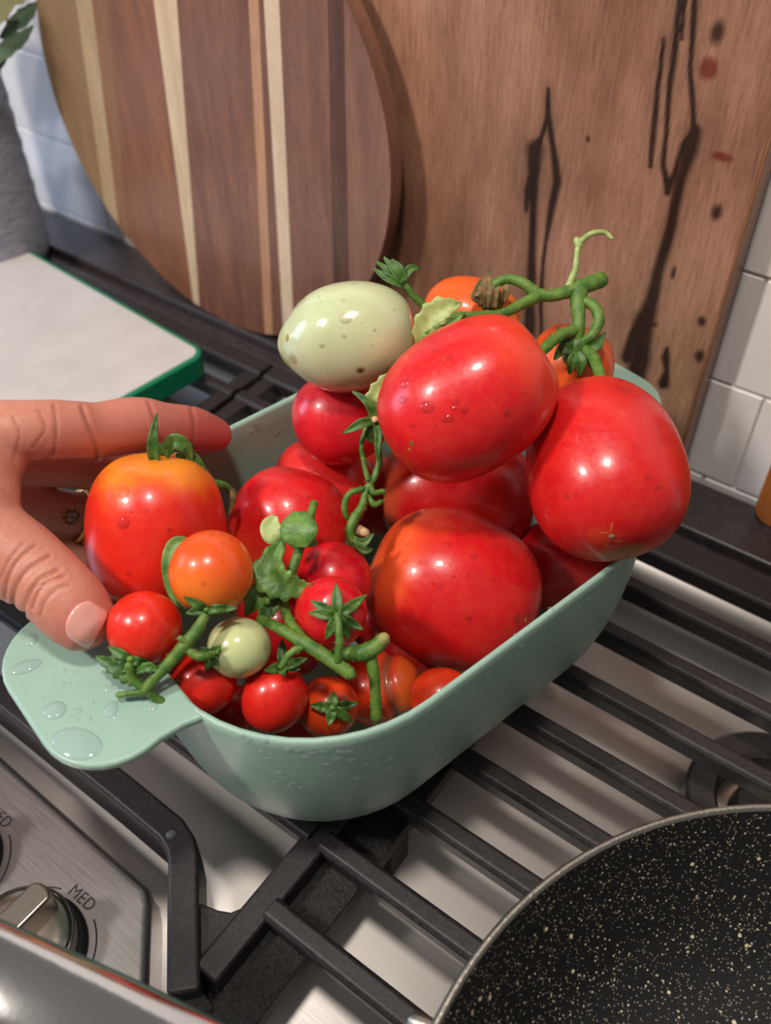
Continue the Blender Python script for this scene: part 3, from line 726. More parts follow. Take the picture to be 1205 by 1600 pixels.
tomato('T8', 'round red tomato directly beneath the pale unripe plum tomato', 533, 652, 76, 73, -20, 0, base=CRIM, drops=25)
tomato('T9', 'red tomato by the left inner wall, below the round red one', 505, 760, 80, 76, 10, 0, base=lin(206, 30, 34), drops=20)
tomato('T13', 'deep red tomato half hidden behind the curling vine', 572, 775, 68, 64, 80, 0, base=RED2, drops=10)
def palex(v, cl, c, ax, e1, e2, la, lb):
    h = None
    for i, p in enumerate(v):
        t = (np.array(p)-np.array(c))@ax/la
        q = sstep(.9, 1.0, -t); cl[i] = cl[i]*(1-q*.5)+np.array(lin(150, 150, 70))*q*.5
    return v, cl
tomato('T10', 'pale greenish-white unripe plum tomato on top of the heap', 549, 526, 104, 85, -8, 4, pw=2.15, base=PALE, egg=-.0, nipple=.28, group='unripe pale tomatoes', mat=mPale, drops=70, extra=palex)
tomato('T11', 'orange plum tomato at the back with a withered calyx', 737, 497, 78, 62, 15, 0, base=lin(224, 92, 26), stem=lin(230, 120, 30), stem_from=.0, group='orange tomatoes at the back', drops=14)
tomato('T12', 'orange tomato at the back under the dark green calyx', 890, 578, 72, 67, -80, 20, base=lin(222, 90, 34), group='orange tomatoes at the back', drops=14)
CH = 'cherry tomatoes at the handle end'
ck = dict(kind='cherry', pw=2.0, lobes=.008, group=CH, dsize=(.015, .05))
tomato('C1', 'orange cherry tomato in front of the cupped plum tomato', 330, 894, 66, 65, 100, 20, base=lin(224, 84, 22), stem=lin(232, 120, 34), stem_from=-.2, drops=24, **ck)
tomato('C2', 'red cherry tomato touching the thumb tip', 226, 981, 58, 58, 110, 0, base=lin(214, 34, 18), drops=20, **ck)
tomato('C3', 'pale greenish-white cherry tomato', 373, 1012, 51, 48, 175, 0, base=lin(192, 200, 144), mat=mPale, drops=14, **{**ck, 'group': 'unripe pale tomatoes'})
tomato('C4', 'red cherry tomato below left of the pale cherry', 316, 1067, 54, 51, 165, 0, base=lin(206, 28, 20), drops=20, **ck)
tomato('C5', 'red cherry tomato below right of the pale cherry, star calyx on top', 428, 1090, 58, 52, -70, 25, base=lin(208, 26, 22), drops=26, **ck)
tomato('C6', 'crimson cherry tomato above the star-shaped calyx', 521, 907, 61, 60, 60, -30, base=lin(206, 8, 34), drops=20, **ck)
tomato('C7', 'crimson cherry tomato bearing the star-shaped calyx facing the viewer', 517, 957, 62, 57, -50, 70, base=lin(204, 8, 30), drops=16, **ck)
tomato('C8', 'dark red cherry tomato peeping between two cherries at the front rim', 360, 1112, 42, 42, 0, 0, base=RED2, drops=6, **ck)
tomato('C9', 'orange cherry tomato at the front rim with a green calyx', 512, 1105, 52, 48, -30, 60, base=lin(222, 70, 24), drops=20, **ck)
def splitx(v, cl, c, ax, e1, e2, la, lb):
    # a healed split: brown groove round the stem side
    for i, p in enumerate(v):
        q = np.array(p)-np.array(c); t = q@ax/la
        s_ = math.exp(-((t-.42+.1*math.sin(q@e1*2))/.13)**2)
        v[i] = np.array(c)+q*(1-.13*s_); cl[i] = cl[i]*(1-s_*.95)+np.array(lin(120, 74, 50))*s_*.95
        if t > .55: cl[i] = cl[i]*.5+np.array(lin(190, 110, 40))*.5
    return v, cl
tomato('C10', 'orange tomato with a brown healed split near the front rim', 592, 1076, 68, 58, -5, 10, pw=2.1, base=lin(222, 64, 22), extra=splitx, drops=12, group='orange tomatoes at the back', lobes=.02)
TOM['C10']['o']['group'] = 'split and small tomatoes near the front rim'
tomato('C11', 'small orange-red tomato tucked against the front right rim', 690, 1090, 50, 46, 0, 0, pw=2.1, base=lin(218, 58, 24), drops=10, group='split and small tomatoes near the front rim')
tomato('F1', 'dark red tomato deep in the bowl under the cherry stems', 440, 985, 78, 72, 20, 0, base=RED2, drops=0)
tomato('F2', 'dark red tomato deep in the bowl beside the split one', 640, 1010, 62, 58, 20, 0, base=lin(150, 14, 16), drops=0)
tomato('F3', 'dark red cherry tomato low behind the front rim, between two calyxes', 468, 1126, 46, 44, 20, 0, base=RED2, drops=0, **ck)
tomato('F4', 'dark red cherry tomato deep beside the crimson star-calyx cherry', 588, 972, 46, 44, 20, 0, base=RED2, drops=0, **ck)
big_drops('T6', [(193, 769, 10, 11), (193, 817, 11, 10), (205, 800, 4, 3), (263, 826, 4, 3), (201, 896, 5, 5), (214, 746, 4, 3)])
big_drops('T1', [(633, 598, 9, 10), (630, 625, 8, 6), (682, 547, 9, 6), (697, 560, 11, 6), (668, 636, 12, 10), (712, 628, 6, 5), (792, 645, 6, 8), (725, 640, 7, 7), (645, 665, 4, 4), (700, 655, 12, 6)])
big_drops('T2', [(958, 847, 13, 12), (975, 610, 10, 7), (905, 600, 6, 4), (885, 775, 6, 5), (1030, 760, 6, 6), (1013, 745, 5, 5)])
big_drops('T3', [(808, 965, 8, 10), (740, 870, 7, 5), (700, 850, 6, 4), (733, 965, 6, 6), (640, 850, 6, 4), (826, 960, 6, 9), (655, 880, 5, 4)])
big_drops('T10', [(471, 473, 11, 8), (540, 497, 10, 9), (458, 560, 9, 9), (503, 540, 5, 4), (535, 612, 12, 7)])
big_drops('C3', [(376, 1050, 13, 10), (415, 1008, 6, 10)])
big_drops('C1', [(330, 835, 5, 3), (318, 912, 4, 4)])

# ------------------------------------------------------------------ calyxes, vines, leaves
def dep_at(key, px, py, default):
    h, nn = cast(TOM[key]['bv'], px, py)
    return depth_of(h) if h is not None else default
def calyx(key, base, tips, wpx, mat=None, lift=.16, tiplift=.3, name='sepal'):
    """a part of the tomato: each sepal its own piece"""
    o = TOM[key]['o']; d0 = dep_at(key, *base, TOM[key]['dep'])
    cal = mk('calyx', *tube([V(*base, d0+.02), V(*base, d0-.12)], [wpx*.5*d0/FPX, wpx*.42*d0/FPX], 10, 2), mGreen, o, origin=TOM[key]['c'])
    for (tx, ty) in tips:
        pts = []; wd = []
        for t, wf_, lf in ((0, .55, .05), (.3, 1.0, lift), (.65, .8, lift), (1, .05, tiplift)):
            px, py = base[0]+(tx-base[0])*t, base[1]+(ty-base[1])*t
            dd = dep_at(key, px, py, d0+t*.35); dd = min(dd, d0+.5)
            pts.append(V(px, py, dd-lf)); wd.append(wpx*.5*wf_*dd/FPX)
        leaf(name, cal, pts, wd, -CF, mat or mSepal, fold=.35, thick=.035)
    return cal
calyx('C7', (528, 962), [(525, 910), (574, 929), (568, 984), (546, 998), (508, 1000), (481, 957), (485, 938)], 17)
calyx('C9', (520, 1106), [(484, 1102), (521, 1080), (561, 1098), (514, 1134), (552, 1128)], 17)
calyx('C5', (441, 1042), [(441, 998), (482, 1028), (412, 1048), (446, 1056), (470, 1046)], 16)
calyx('C1', (322, 952), [(286, 932), (290, 958), (352, 954), (372, 950), (318, 972)], 15)
calyx('C2', (204, 1030), [(168, 1010), (178, 1032), (190, 1052), (238, 1040), (222, 1046)], 16)
calyx('C3', (331, 1022), [(308, 1012), (340, 1046), (302, 1030), (322, 1050), (345, 1008)], 14)
calyx('C4', (272, 1086), [(262, 1062), (276, 1062), (268, 1108), (286, 1112), (258, 1090)], 13)
def pxs(l): return [V(*q) for q in l]
def sleaf(name, parent, pts, wpx, mat, fold=.25, wav=0, nrm=None, curl=0, thick=.03):
    P_ = pxs(pts); wd = [wq*.5*q[2]/FPX for wq, q in zip(wpx, pts)]
    return leaf(name, parent, P_, wd, -CF if nrm is None else nrm, mat, fold, wav, thick, curl)
HAIR = {}; hr = random.Random(3)
def stem(name, parent, pts, rpx, mat=None, n=10, hairs=1.0):
    P_ = pxs(pts); rr = rpx if hasattr(rpx, '__len__') else [rpx]*len(pts)
    v, f = tube(P_, [r_*q[2]/FPX for r_, q in zip(rr, pts)], n)
    v = [np.array(p)+np.array([noise.noise(Vector(p)*6+Vector((k, 0, 0))) for k in (0, 7, 13)])*.02 for p in v]
    if hairs is not None and mat is None:
        for _ in range(int(9*len(P_)*hairs)):
            q = hr.choice(f[:-2]); i, j = q[0], q[2]; t = hr.random(); p0 = v[i]+(v[j]-v[i])*t
            k_ = i//n*n; ctr = sum(v[k_:k_+n])/n; d = p0-ctr; d = d/(np.linalg.norm(d)+1e-9)+np.array([hr.gauss(0, .3) for _ in range(3)]); L_ = hr.uniform(.05, .13)
            s1 = np.cross(d, CF); s1 = s1/(np.linalg.norm(s1)+1e-9)*.006; s2 = np.cross(d, s1)
            HAIR.setdefault(parent.name, []).append(([p0+s1, p0-.5*s1+s2, p0-.5*s1-s2, p0+d*L_], [(0, 1, 3), (1, 2, 3), (2, 0, 3)]))
    return mk(name, v, f, mat or mGreen, parent)
# cupped tomato's calyx: one upright sepal, one curled back
t6 = TOM['T6']; cal6 = mk('calyx', *tube(pxs([(252, 716, 30.0), (250, 704, 29.8)]), .25, 10, 2), mGreen, t6['o'], origin=t6['c'])
sleaf('sepal', cal6, [(243, 722, 29.2), (240, 700, 29.0), (241, 675, 28.9), (245, 646, 28.9)], [16, 19, 13, 2], mSepal, fold=.6)
sleaf('sepal', cal6, [(258, 712, 29.5), (272, 690, 29.3), (292, 700, 29.4), (300, 722, 29.7)], [14, 24, 20, 4], mSepal, fold=.5)
sleaf('sepal', cal6, [(275, 712, 29.7), (305, 715, 29.7), (328, 752, 29.9)], [8, 12, 5], mSepal, fold=.4)
# dried calyx on the orange tomato
t11 = TOM['T11']; c11 = mk('calyx', *tube(pxs([(768, 470, 34.0), (768, 458, 33.7)]), [.5, .35], 12, 2), mSepal, t11['o'], origin=t11['c'])
for (x0_, y0_, x1_, y1_, x2_, y2_) in ((752, 478, 748, 450, 766, 428), (760, 482, 762, 455, 764, 422), (772, 482, 774, 452, 782, 428), (786, 472, 790, 452, 778, 436), (748, 470, 742, 462, 752, 445)):
    sleaf('sepal', c11, [(x0_, y0_, 33.6), (x1_, y1_, 33.3), (x2_, y2_, 33.5)], [9, 13, 3], mDry, fold=.4)
t12 = TOM['T12']; c12 = mk('calyx', *tube(pxs([(900, 552, 33.5), (903, 540, 33.1)]), [.55, .4], 12, 2), mSepal, t12['o'], origin=t12['c'])
for q in ([(900, 548, 33.0), (880, 545, 32.9), (866, 562, 33.2)], [(900, 550, 32.9), (895, 565, 32.8), (890, 584, 33.1)], [(905, 548, 32.9), (922, 560, 32.8), (930, 584, 33.0)],
          [(905, 545, 33), (930, 540, 32.9), (946, 520, 33.1)], [(896, 546, 33), (880, 530, 33), (872, 512, 33.2)], [(902, 550, 32.8), (908, 566, 32.7), (905, 588, 33.0)]):
    sleaf('sepal', c12, q, [12, 18, 4], mSepal, fold=.4)

vA = thing('tomato_vine', V(905, 470, 33.4), 'green branching vine arching over the back of the heap', 'vine', 'cut tomato vines')
stem('stem', vA, [(938, 438, 33.6), (915, 446, 33.4), (893, 454, 33.3), (862, 462, 33.2), (838, 460, 33.2)], [13, 13, 11, 10, 10])
stem('stem', vA, [(840, 461, 33.2), (820, 444, 33.2), (795, 436, 33.3), (775, 444, 33.4), (766, 458, 33.6)], [10, 9, 8, 8, 9])
stem('stem', vA, [(842, 462, 33.2), (815, 476, 32.9), (785, 490, 32.5), (750, 494, 32), (715, 494, 31.6)], [10, 9, 8, 8, 7])
stem('stem', vA, [(905, 450, 33.4), (903, 480, 33.1), (905, 505, 32.9), (902, 530, 33), (900, 545, 33.3)], [15, 12, 10, 10, 9])
stem('stem', vA, [(908, 470, 33.2), (928, 478, 33), (936, 500, 32.8), (926, 522, 32.8), (905, 540, 33)], [9, 9, 9, 9, 8])
stem('stem', vA, [(903, 515, 32.9), (880, 522, 32.6), (860, 536, 32.2), (845, 552, 31.8)], [9, 9, 9, 8])
stem('stem', vA, [(915, 545, 32.9), (928, 560, 32.5), (935, 578, 32.0), (940, 596, 31.5)], [8, 9, 9, 9])
stem('tendril', vA, [(888, 450, 33.3), (899, 420, 33.2), (903, 390, 33.1), (908, 377, 33.1), (925, 365, 33.2), (945, 363, 33.3), (956, 372, 33.3)], [6, 5, 4.5, 4.5, 4.5, 4, 3], mPaleLeaf)
stem('tendril', vA, [(905, 384, 33.1), (902, 376, 33.1)], [6, 6], mPaleLeaf)
sleaf('leaf', vA, [(655, 548, 30.6), (662, 512, 30.3), (688, 485, 30.1), (722, 474, 30.2)], [4, 34, 40, 4], mPaleLeaf, fold=.3, wav=.5)
sleaf('leaf', vA, [(660, 525, 30.4), (690, 515, 30.1), (722, 492, 30.1)], [5, 20, 6], mLeaf, fold=.4, wav=.5)
stem('stem', vA, [(722, 492, 31.5), (690, 500, 31.2), (665, 530, 31), (640, 560, 30.8), (612, 590, 30.6)], [6, 6, 5, 5, 5])
bd = thing('flower_bud', V(645, 460, 31.6), 'green closed flower bud on a short stalk above the pale tomato', 'bud')
stem('stem', bd, [(668, 482, 32), (650, 466, 31.8), (636, 450, 31.6), (628, 440, 31.6)], [6, 6, 6, 8])
for q in ([(630, 444, 31.5), (612, 428, 31.4), (588, 408, 31.5)], [(630, 442, 31.4), (615, 420, 31.3), (600, 402, 31.4)], [(632, 440, 31.4), (624, 420, 31.3), (612, 405, 31.4)], [(628, 446, 31.4), (605, 434, 31.3), (584, 420, 31.5)], [(632, 434, 31.4), (642, 420, 31.4), (656, 420, 31.5)]):
    sleaf('sepal', bd, q, [10, 13, 3], mSepal, fold=.5)

vB = thing('tomato_vine', V(560, 840, 31), 'thin curling vine hanging down the middle of the heap', 'vine', 'cut tomato vines')
sleaf('leaf', vB, [(598, 660, 30.6), (582, 628, 30.3), (600, 600, 30.2), (628, 572, 30.4)], [5, 22, 24, 4], mPaleLeaf, fold=.4, wav=.6)
stem('stem', vB, [(612, 590, 30.6), (597, 630, 30.6), (585, 660, 30.7), (588, 690, 30.9), (593, 720, 31), (585, 745, 31), (573, 765, 30.9), (566, 790, 30.8), (553, 812, 30.6), (547, 835, 30.6), (562, 862, 30.8)], [4, 5, 6, 5, 5, 6, 6, 6.5, 8, 8, 7])
stem('stem', vB, [(572, 672, 30.6), (565, 695, 30.7), (568, 720, 30.8), (575, 748, 30.8)], [4.5, 4, 4, 4.5])
stem('tendril', vB, [(566, 764, 30.8), (545, 772, 30.7), (538, 792, 30.7), (542, 810, 30.8)], [5, 5, 5, 4])
stem('tendril', vB, [(578, 758, 30.9), (584, 770, 30.9), (598, 768, 31)], [5, 5, 5])
stem('tendril', vB, [(576, 775, 30.9), (584, 788, 30.9), (597, 784, 31)], [4, 5, 4])
for q, wq, mt in (([(585, 655, 30.3), (577, 632, 30.1), (564, 620, 30.1), (551, 612, 30.2)], [13, 14, 9, 3], mSepal), ([(582, 658, 30.2), (565, 662, 30), (550, 670, 30), (536, 677, 30.1)], [13, 16, 11, 2], mSepal),
              ([(588, 660, 30.2), (592, 680, 30), (590, 700, 30), (593, 722, 30.1)], [11, 12, 9, 2], mSepal), ([(585, 660, 30.3), (575, 680, 30.4), (582, 692, 30.5)], [10, 10, 3], mSepal)):
    sleaf('sepal', vB, q, wq, mt, fold=.5)
stem('stem_end', vB, [(586, 655, 30.2), (586, 656, 30.0)], [5.5, 5.5], mTan)
stem('stem_end', vB, [(560, 828, 30.9), (570, 832, 30.8)], [9, 8], mTan)
sleaf('sepal', vB, [(552, 842, 30.5), (568, 848, 30.3), (584, 834, 30.3)], [10, 14, 3], mSepal, fold=.5)
sleaf('sepal', vB, [(556, 850, 30.4), (570, 860, 30.2), (582, 858, 30.3)], [8, 12, 3], mSepal, fold=.5)

vC = thing('tomato_vine', V(240, 1060, 26.6), 'hairy green cherry vine reaching over the bowl handle', 'vine', 'cut tomato vines')
stem('stem', vC, [(324, 955, 26.7), (312, 978, 26.5), (293, 1003, 26.4), (270, 1030, 26.4), (245, 1056, 26.4), (224, 1080, 26.4)], [8, 9, 11, 10, 9, 8])
stem('stem', vC, [(224, 1080, 26.4), (212, 1082, 26.4), (186, 1086, 26.4)], [6, 5, 5])
stem('stem', vC, [(226, 1078, 26.4), (245, 1092, 26.6), (262, 1100, 26.8), (276, 1092, 27.2)], [7, 7, 7, 6])
stem('stem', vC, [(288, 1010, 26.4), (302, 1022, 26.4), (318, 1026, 26.4), (330, 1022, 26.6)], [7, 7, 7, 6])
stem('stem', vC, [(224, 1076, 26.4), (206, 1060, 26.3), (202, 1040, 26.2)], [7, 7, 7])
stem('stem', vC, [(292, 1003, 26.3), (282, 998, 26.2)], [6, 5])
sleaf('leaf', vC, [(150, 1026, 26.7), (178, 1040, 26.5), (205, 1058, 26.5), (222, 1070, 26.5)], [4, 26, 26, 8], mSepal, fold=.3, wav=.6)
sleaf('leaf', vC, [(214, 1050, 26.3), (232, 1042, 26.2), (248, 1048, 26.3)], [6, 16, 4], mLeaf, fold=.4, wav=.5)
sleaf('sepal', vC, [(276, 1094, 26.9), (286, 1104, 26.7), (294, 1126, 26.5)], [6, 8, 3], mDry, fold=.4)
vD = thing('tomato_vine', V(500, 1020, 27.4), 'thick green stem lying among the cherries at the front', 'vine', 'cut tomato vines')
stem('stem', vD, [(408, 968, 28.1), (440, 984, 27.6), (478, 1006, 27.2), (515, 1030, 27.0), (546, 1052, 26.9)], [8, 9, 11, 11, 11])
stem('stem', vD, [(443, 938, 28.6), (448, 960, 28.2), (462, 985, 27.7), (480, 1004, 27.3)], [8, 8, 9, 9])
stem('stem', vD, [(528, 962, 26.9), (530, 985, 26.7), (530, 1008, 26.7), (528, 1030, 26.8)], [7, 6, 6.5, 7])
stem('stem', vD, [(441, 1040, 27.1), (455, 1020, 27.0), (470, 1012, 27.0)], [6, 6, 6])
stem('stem', vD, [(540, 1022, 27.4), (566, 1020, 27.3), (585, 1012, 27.3), (598, 1000, 27.3)], [10, 14, 13, 12])
stem('stem_end', vD, [(597, 1001, 27.3), (600, 998, 27.2)], [11.5, 10], M('woody_stem_end', base=lin(150, 138, 84), rough=.7))
stem('stem', vD, [(578, 1020, 27.4), (584, 1050, 27.5), (587, 1085, 27.7), (588, 1120, 27.9)], [10, 9.5, 9, 10])
stem('stem', vD, [(490, 788, 29.6), (485, 808, 29.3), (474, 840, 28.9), (462, 875, 28.6), (450, 912, 28.5)], [7, 7, 7.5, 8, 8])
sleaf('leaf', vD, [(470, 856, 28.3), (468, 838, 28.2), (467, 820, 28.3), (468, 800, 28.6)], [22, 54, 56, 20], mLeaf, fold=.12, wav=.1)
sleaf('leaf', vD, [(440, 850, 28.9), (430, 838, 28.8), (424, 822, 28.9), (430, 806, 29)], [8, 34, 34, 10], mPaleLeaf, fold=.2)
sleaf('leaf', vD, [(496, 850, 28.8), (485, 845, 28.6), (478, 835, 28.5)], [4, 20, 10], mLeaf, fold=.2)
sleaf('leaf', vD, [(497, 918, 28.3), (470, 918, 28.2), (440, 912, 28.0), (420, 890, 28.2), (445, 836, 28.8)], [4, 26, 50, 48, 4], mLeaf, fold=.35, wav=.6)
sleaf('leaf', vD, [(455, 905, 28.4), (425, 915, 28.2), (400, 935, 28.2), (384, 962, 28.4)], [8, 34, 34, 4], mLeaf, fold=.4, wav=.5)
sleaf('leaf', vD, [(440, 930, 28.4), (420, 950, 28.2), (405, 972, 28.2)], [6, 28, 8], mSepal, fold=.4, wav=.5)
sleaf('leaf', vD, [(306, 846, 27.7), (276, 848, 27.6), (262, 872, 27.5), (262, 905, 27.5), (272, 935, 27.5), (292, 955, 27.4)], [3, 20, 18, 14, 10, 6], mLeaf, fold=.2)
sleaf('leaf', vD, [(320, 960, 26.9), (345, 955, 26.8), (372, 962, 27)], [5, 14, 4], mDry, fold=.3)
sleaf('leaf', vD, [(480, 925, 28.0), (488, 915, 27.9), (497, 912, 27.9)], [4, 8, 3], mSepal, fold=.3)
# twig behind the cupped tomato
vE = thing('tomato_vine', V(345, 760, 30.6), 'short browning twig between the cupped and the orange-bellied tomato', 'vine', 'cut tomato vines')
stem('stem', vE, [(300, 712, 30.2), (318, 738, 30.3), (332, 754, 30.4), (350, 758, 30.6), (366, 772, 31)], [7, 7, 7, 6, 5])
sleaf('sepal', vE, [(362, 764, 30.6), (364, 780, 30.6), (358, 806, 30.8)], [6, 9, 3], mDry, fold=.4)

mHair = M('stem_hair', base=lin(176, 190, 120), rough=.5)
for nm_, prt in HAIR.items():
    setp(mk('stem_hairs', *join(prt), mHair, bpy.data.objects[nm_]), None, None, None, 'stuff')
# blemishes on the skins
def blemish(key, px, py, a, b, col, h=.01):
    p_, nn = cast(TOM[key]['bv'], px, py); k = depth_of(p_)/FPX
    v, f = drop_mesh(p_, nn, a*k, b*k, h, along=CR); mk('blemish', v, f, M('blemish_skin', base=lin(*col), rough=.6), TOM[key]['o'], origin=TOM[key]['c'])
blemish('T10', 563, 578, 8, 7, (150, 136, 84), .012); blemish('T10', 563, 578, 4, 4, (74, 56, 30), .02); blemish('T10', 449, 528, 5, 6, (150, 140, 60), .012)
blemish('T1', 643, 693, 4, 5, (120, 96, 30)); blemish('T1', 640, 703, 4, 3, (176, 110, 40)); blemish('T2', 956, 838, 5, 5, (150, 140, 90), .015)
for (x_, y_, a_, b_) in ((956, 824, 2.5, 11), (945, 833, 9, 2.5), (966, 846, 8, 3), (950, 850, 3, 8)): blemish('T2', x_, y_, a_, b_, (222, 84, 38), .008)
blemish('T3', 822, 968, 4, 5, (190, 130, 60))
# ------------------------------------------------------------------ water on the bowl
for (px, py, a, b, dx, dy) in [(120, 1162, 44, 22, .88, .47), (86, 1110, 18, 14, 1, .1), (174, 1108, 11, 12, 1, 0), (40, 1042, 13, 20, .3, 1), (48, 1000, 12, 10, 1, 0), (118, 1112, 6, 10, .4, 1), (120, 1124, 4, 5, 1, 0), (139, 1124, 5, 5, 1, 0), (144, 1098, 4, 4, 1, 0), (170, 1076, 9, 5, 1, .2), (238, 1104, 9, 7, 1, .2), (68, 1092, 3, 3, 1, 0), (100, 1068, 3, 3, 1, 0), (108, 1070, 3, 3, 1, 0), (121, 1072, 3, 3, 1, 0), (140, 1072, 3, 4, 1, 0), (95, 1088, 4, 2, 1, -.5), (160, 1128, 3, 3, 1, 0), (180, 1120, 3, 3, 1, 0), (114, 1052, 4, 3, 1, 0), (100, 1048, 4, 4, 1, 0)]:
    p = Zp(px, py, RIM+.005); k = depth_of(p)/FPX; al = dx*CR-dy*CU
    mk('water_drop', *drop_mesh(p, (0, 0, 1), a*k, b*k*1.25, min(.12, .4*min(a, b)*k), along=al, hi=True), mWaterB, bowl)
bb = bvh_of(bvv, bf); parts = []; rng = random.Random(5)
def dline(n, x0, y0, x1, y1, jit, a0, a1, asp=1):
    for _ in range(n):
        t = rng.random(); px = x0+(x1-x0)*t+rng.gauss(0, jit); py = y0+(y1-y0)*t+rng.gauss(0, jit)
        h, nn = cast(bb, px, py)
        if h is None: continue
        k = depth_of(h)/FPX; s_ = (a0+(a1-a0)*rng.random()**2)*k
        parts.append(drop_mesh(h, nn, s_*asp, s_*rng.uniform(.8, 1.3), s_*.4, along=CR))
dline(46, 660, 1130, 985, 890, 16, 1.5, 5.5); dline(60, 380, 1180, 720, 1150, 22, 1.5, 6, 1.5); dline(34, 450, 1222, 640, 1200, 12, 1.5, 5, 1.8); dline(14, 330, 1150, 420, 1160, 8, 2, 7)
dline(24, 390, 690, 460, 650, 14, 1.5, 4.5); dline(20, 385, 1238, 640, 1222, 6, 2, 5)
setp(mk('water_droplets', *join(parts), mWaterB, bowl), None, None, None, 'stuff')
p = Zp(858, 1084, -4.38); o = mk('water_drop', *drop_mesh(p, (0, 0, 1), .36, .36, .2, hi=True), mWaterB, None, origin=p); setp(o, 'single round water drop on the steel well beside the bowl', 'water drop')
for k_, (px, py) in enumerate([(268, 1304), (524, 1270)]):
    p = Zp(px, py, .0); o = mk('water_drop', *drop_mesh(p, (0, 0, 1), .16, .2, .12, hi=True), mWaterB, None, origin=p)
    setp(o, ['small water drop on the slanted corner of the iron rail', 'small water drop on the iron rail just under the bowl'][k_], 'water drop')

# ------------------------------------------------------------------ hand
def capsules(lst):
    return [tube(pxs([(q[0], q[1], q[2]) for q in ch]), [q[3] for q in ch], 22, 8) for ch in lst]
thumb = [(-150, 770, 28.5, 1.9), (-70, 800, 27.6, 1.6), (-15, 845, 27.4, 1.33), (36, 880, 27.4, 1.24), (70, 905, 27.3, 1.12), (104, 940, 27.2, 1.12), (124, 962, 27.2, 1.07)]
index_ = [(-60, 690, 28.6, 1.35), (30, 674, 28.9, 1.0), (95, 671, 29.6, .96), (150, 672, 30.5, .93), (212, 664, 31.5, .97), (258, 667, 32.3, .86), (302, 673, 33.4, .87), (334, 679, 34.1, .69)]
middle = [(-70, 720, 30.4, 1.3), (20, 715, 31.2, 1.0), (110, 722, 32.6, .95), (180, 735, 34.0, .88), (235, 752, 35.5, .8)]
ringf = [(-70, 770, 31.6, 1.25), (10, 770, 32.2, .95), (80, 798, 33.2, .88), (130, 806, 34.0, .85), (190, 822, 35.4, .78)]
pinky = [(-60, 820, 32.2, 1.2), (20, 835, 32.8, .85), (80, 862, 33.5, .78), (130, 872, 34.3, .7)]
palm = [[(-330, 760, 31.0, 2.6), (-200, 740, 30.0, 2.3), (-70, 700, 29.2, 1.5)], [(-330, 760, 31.5, 2.6), (-180, 760, 31.4, 2.2), (-70, 735, 30.8, 1.5)], [(-330, 770, 32, 2.6), (-180, 790, 32.2, 2.1), (-65, 775, 31.8, 1.4)],
        [(-560, 800, 33, 3.0), (-330, 765, 31.5, 2.7)],
        [(-60, 700, 28.5, 1.3), (-34, 740, 28.2, 1.15), (-44, 790, 27.8, 1.25)], [(10, 676, 28.9, 1.05), (-8, 712, 28.7, 1.0), (-26, 750, 28.3, 1.1), (-30, 800, 27.7, 1.15)]]
hv, hf = join(capsules([thumb, index_, middle, ringf, pinky]+palm))
tmp = mk('tmp_hand', hv, hf, None, None, smooth=True, origin=(0, 0, 0))
rm = tmp.modifiers.new('r', 'REMESH'); rm.mode = 'VOXEL'; rm.voxel_size = .075*S; rm.use_smooth_shade = True
sm = tmp.modifiers.new('s', 'SMOOTH'); sm.factor = .5; sm.iterations = 14
dg = bpy.context.evaluated_depsgraph_get(); ev = tmp.evaluated_get(dg); me = bpy.data.meshes.new_from_object(ev)
co = np.zeros(len(me.vertices)*3); me.vertices.foreach_get('co', co); co = co.reshape(-1, 3)/S
no = np.zeros(len(me.vertices)*3); me.vertices.foreach_get('normal', no); no = no.reshape(-1, 3)
faces = [tuple(p.vertices) for p in me.polygons]; bpy.data.objects.remove(tmp)
rel = co-CC; dz = rel@CF; PX = 602.5+FPX*(rel@CR)/dz; PY = 800-FPX*(rel@CU)/dz
front = (no@CF) < .35
disp = np.zeros(len(co)); fold_tint = np.zeros(len(co))
def crease(pts, wpx, depth_, dlim):
    """a skin fold along a line on the finger"""
    global disp, fold_tint
    P2 = np.array(catmull([np.array(q, float) for q in pts], 6)); best = np.full(len(co), 1e9)
    for a, b in zip(P2[:-1], P2[1:]):
        d = b-a; t = np.clip(((PX-a[0])*d[0]+(PY-a[1])*d[1])/(d@d+1e-9), 0, 1)
        best = np.minimum(best, np.hypot(PX-a[0]-t*d[0], PY-a[1]-t*d[1]))
    k = front & (dz < dlim)
    g = np.where(k, np.exp(-(best/wpx)**2), 0); disp = disp-.62*depth_*g; fold_tint = np.maximum(fold_tint, .55*g)
    g2 = np.where(k, np.exp(-((best-2.6*wpx)/(1.6*wpx))**2), 0); disp = disp+.22*depth_*g2
# thumb knuckle folds
crease([(36, 965), (42, 935), (60, 908), (92, 890)], 2.8, .10, 29); crease([(50, 950), (58, 928), (76, 908), (100, 900)], 2.6, .08, 29)
crease([(20, 950), (24, 920), (44, 890), (78, 868)], 2.6, .08, 29); crease([(8, 935), (12, 905), (28, 876), (55, 852)], 2.4, .06, 29); crease([(62, 962), (72, 938), (90, 920), (108, 914)], 2.2, .045, 29)
crease([(44, 945), (52, 920), (66, 912)], 2.2, .06, 29); crease([(0, 905), (15, 875), (35, 850)], 2.2, .04, 29)
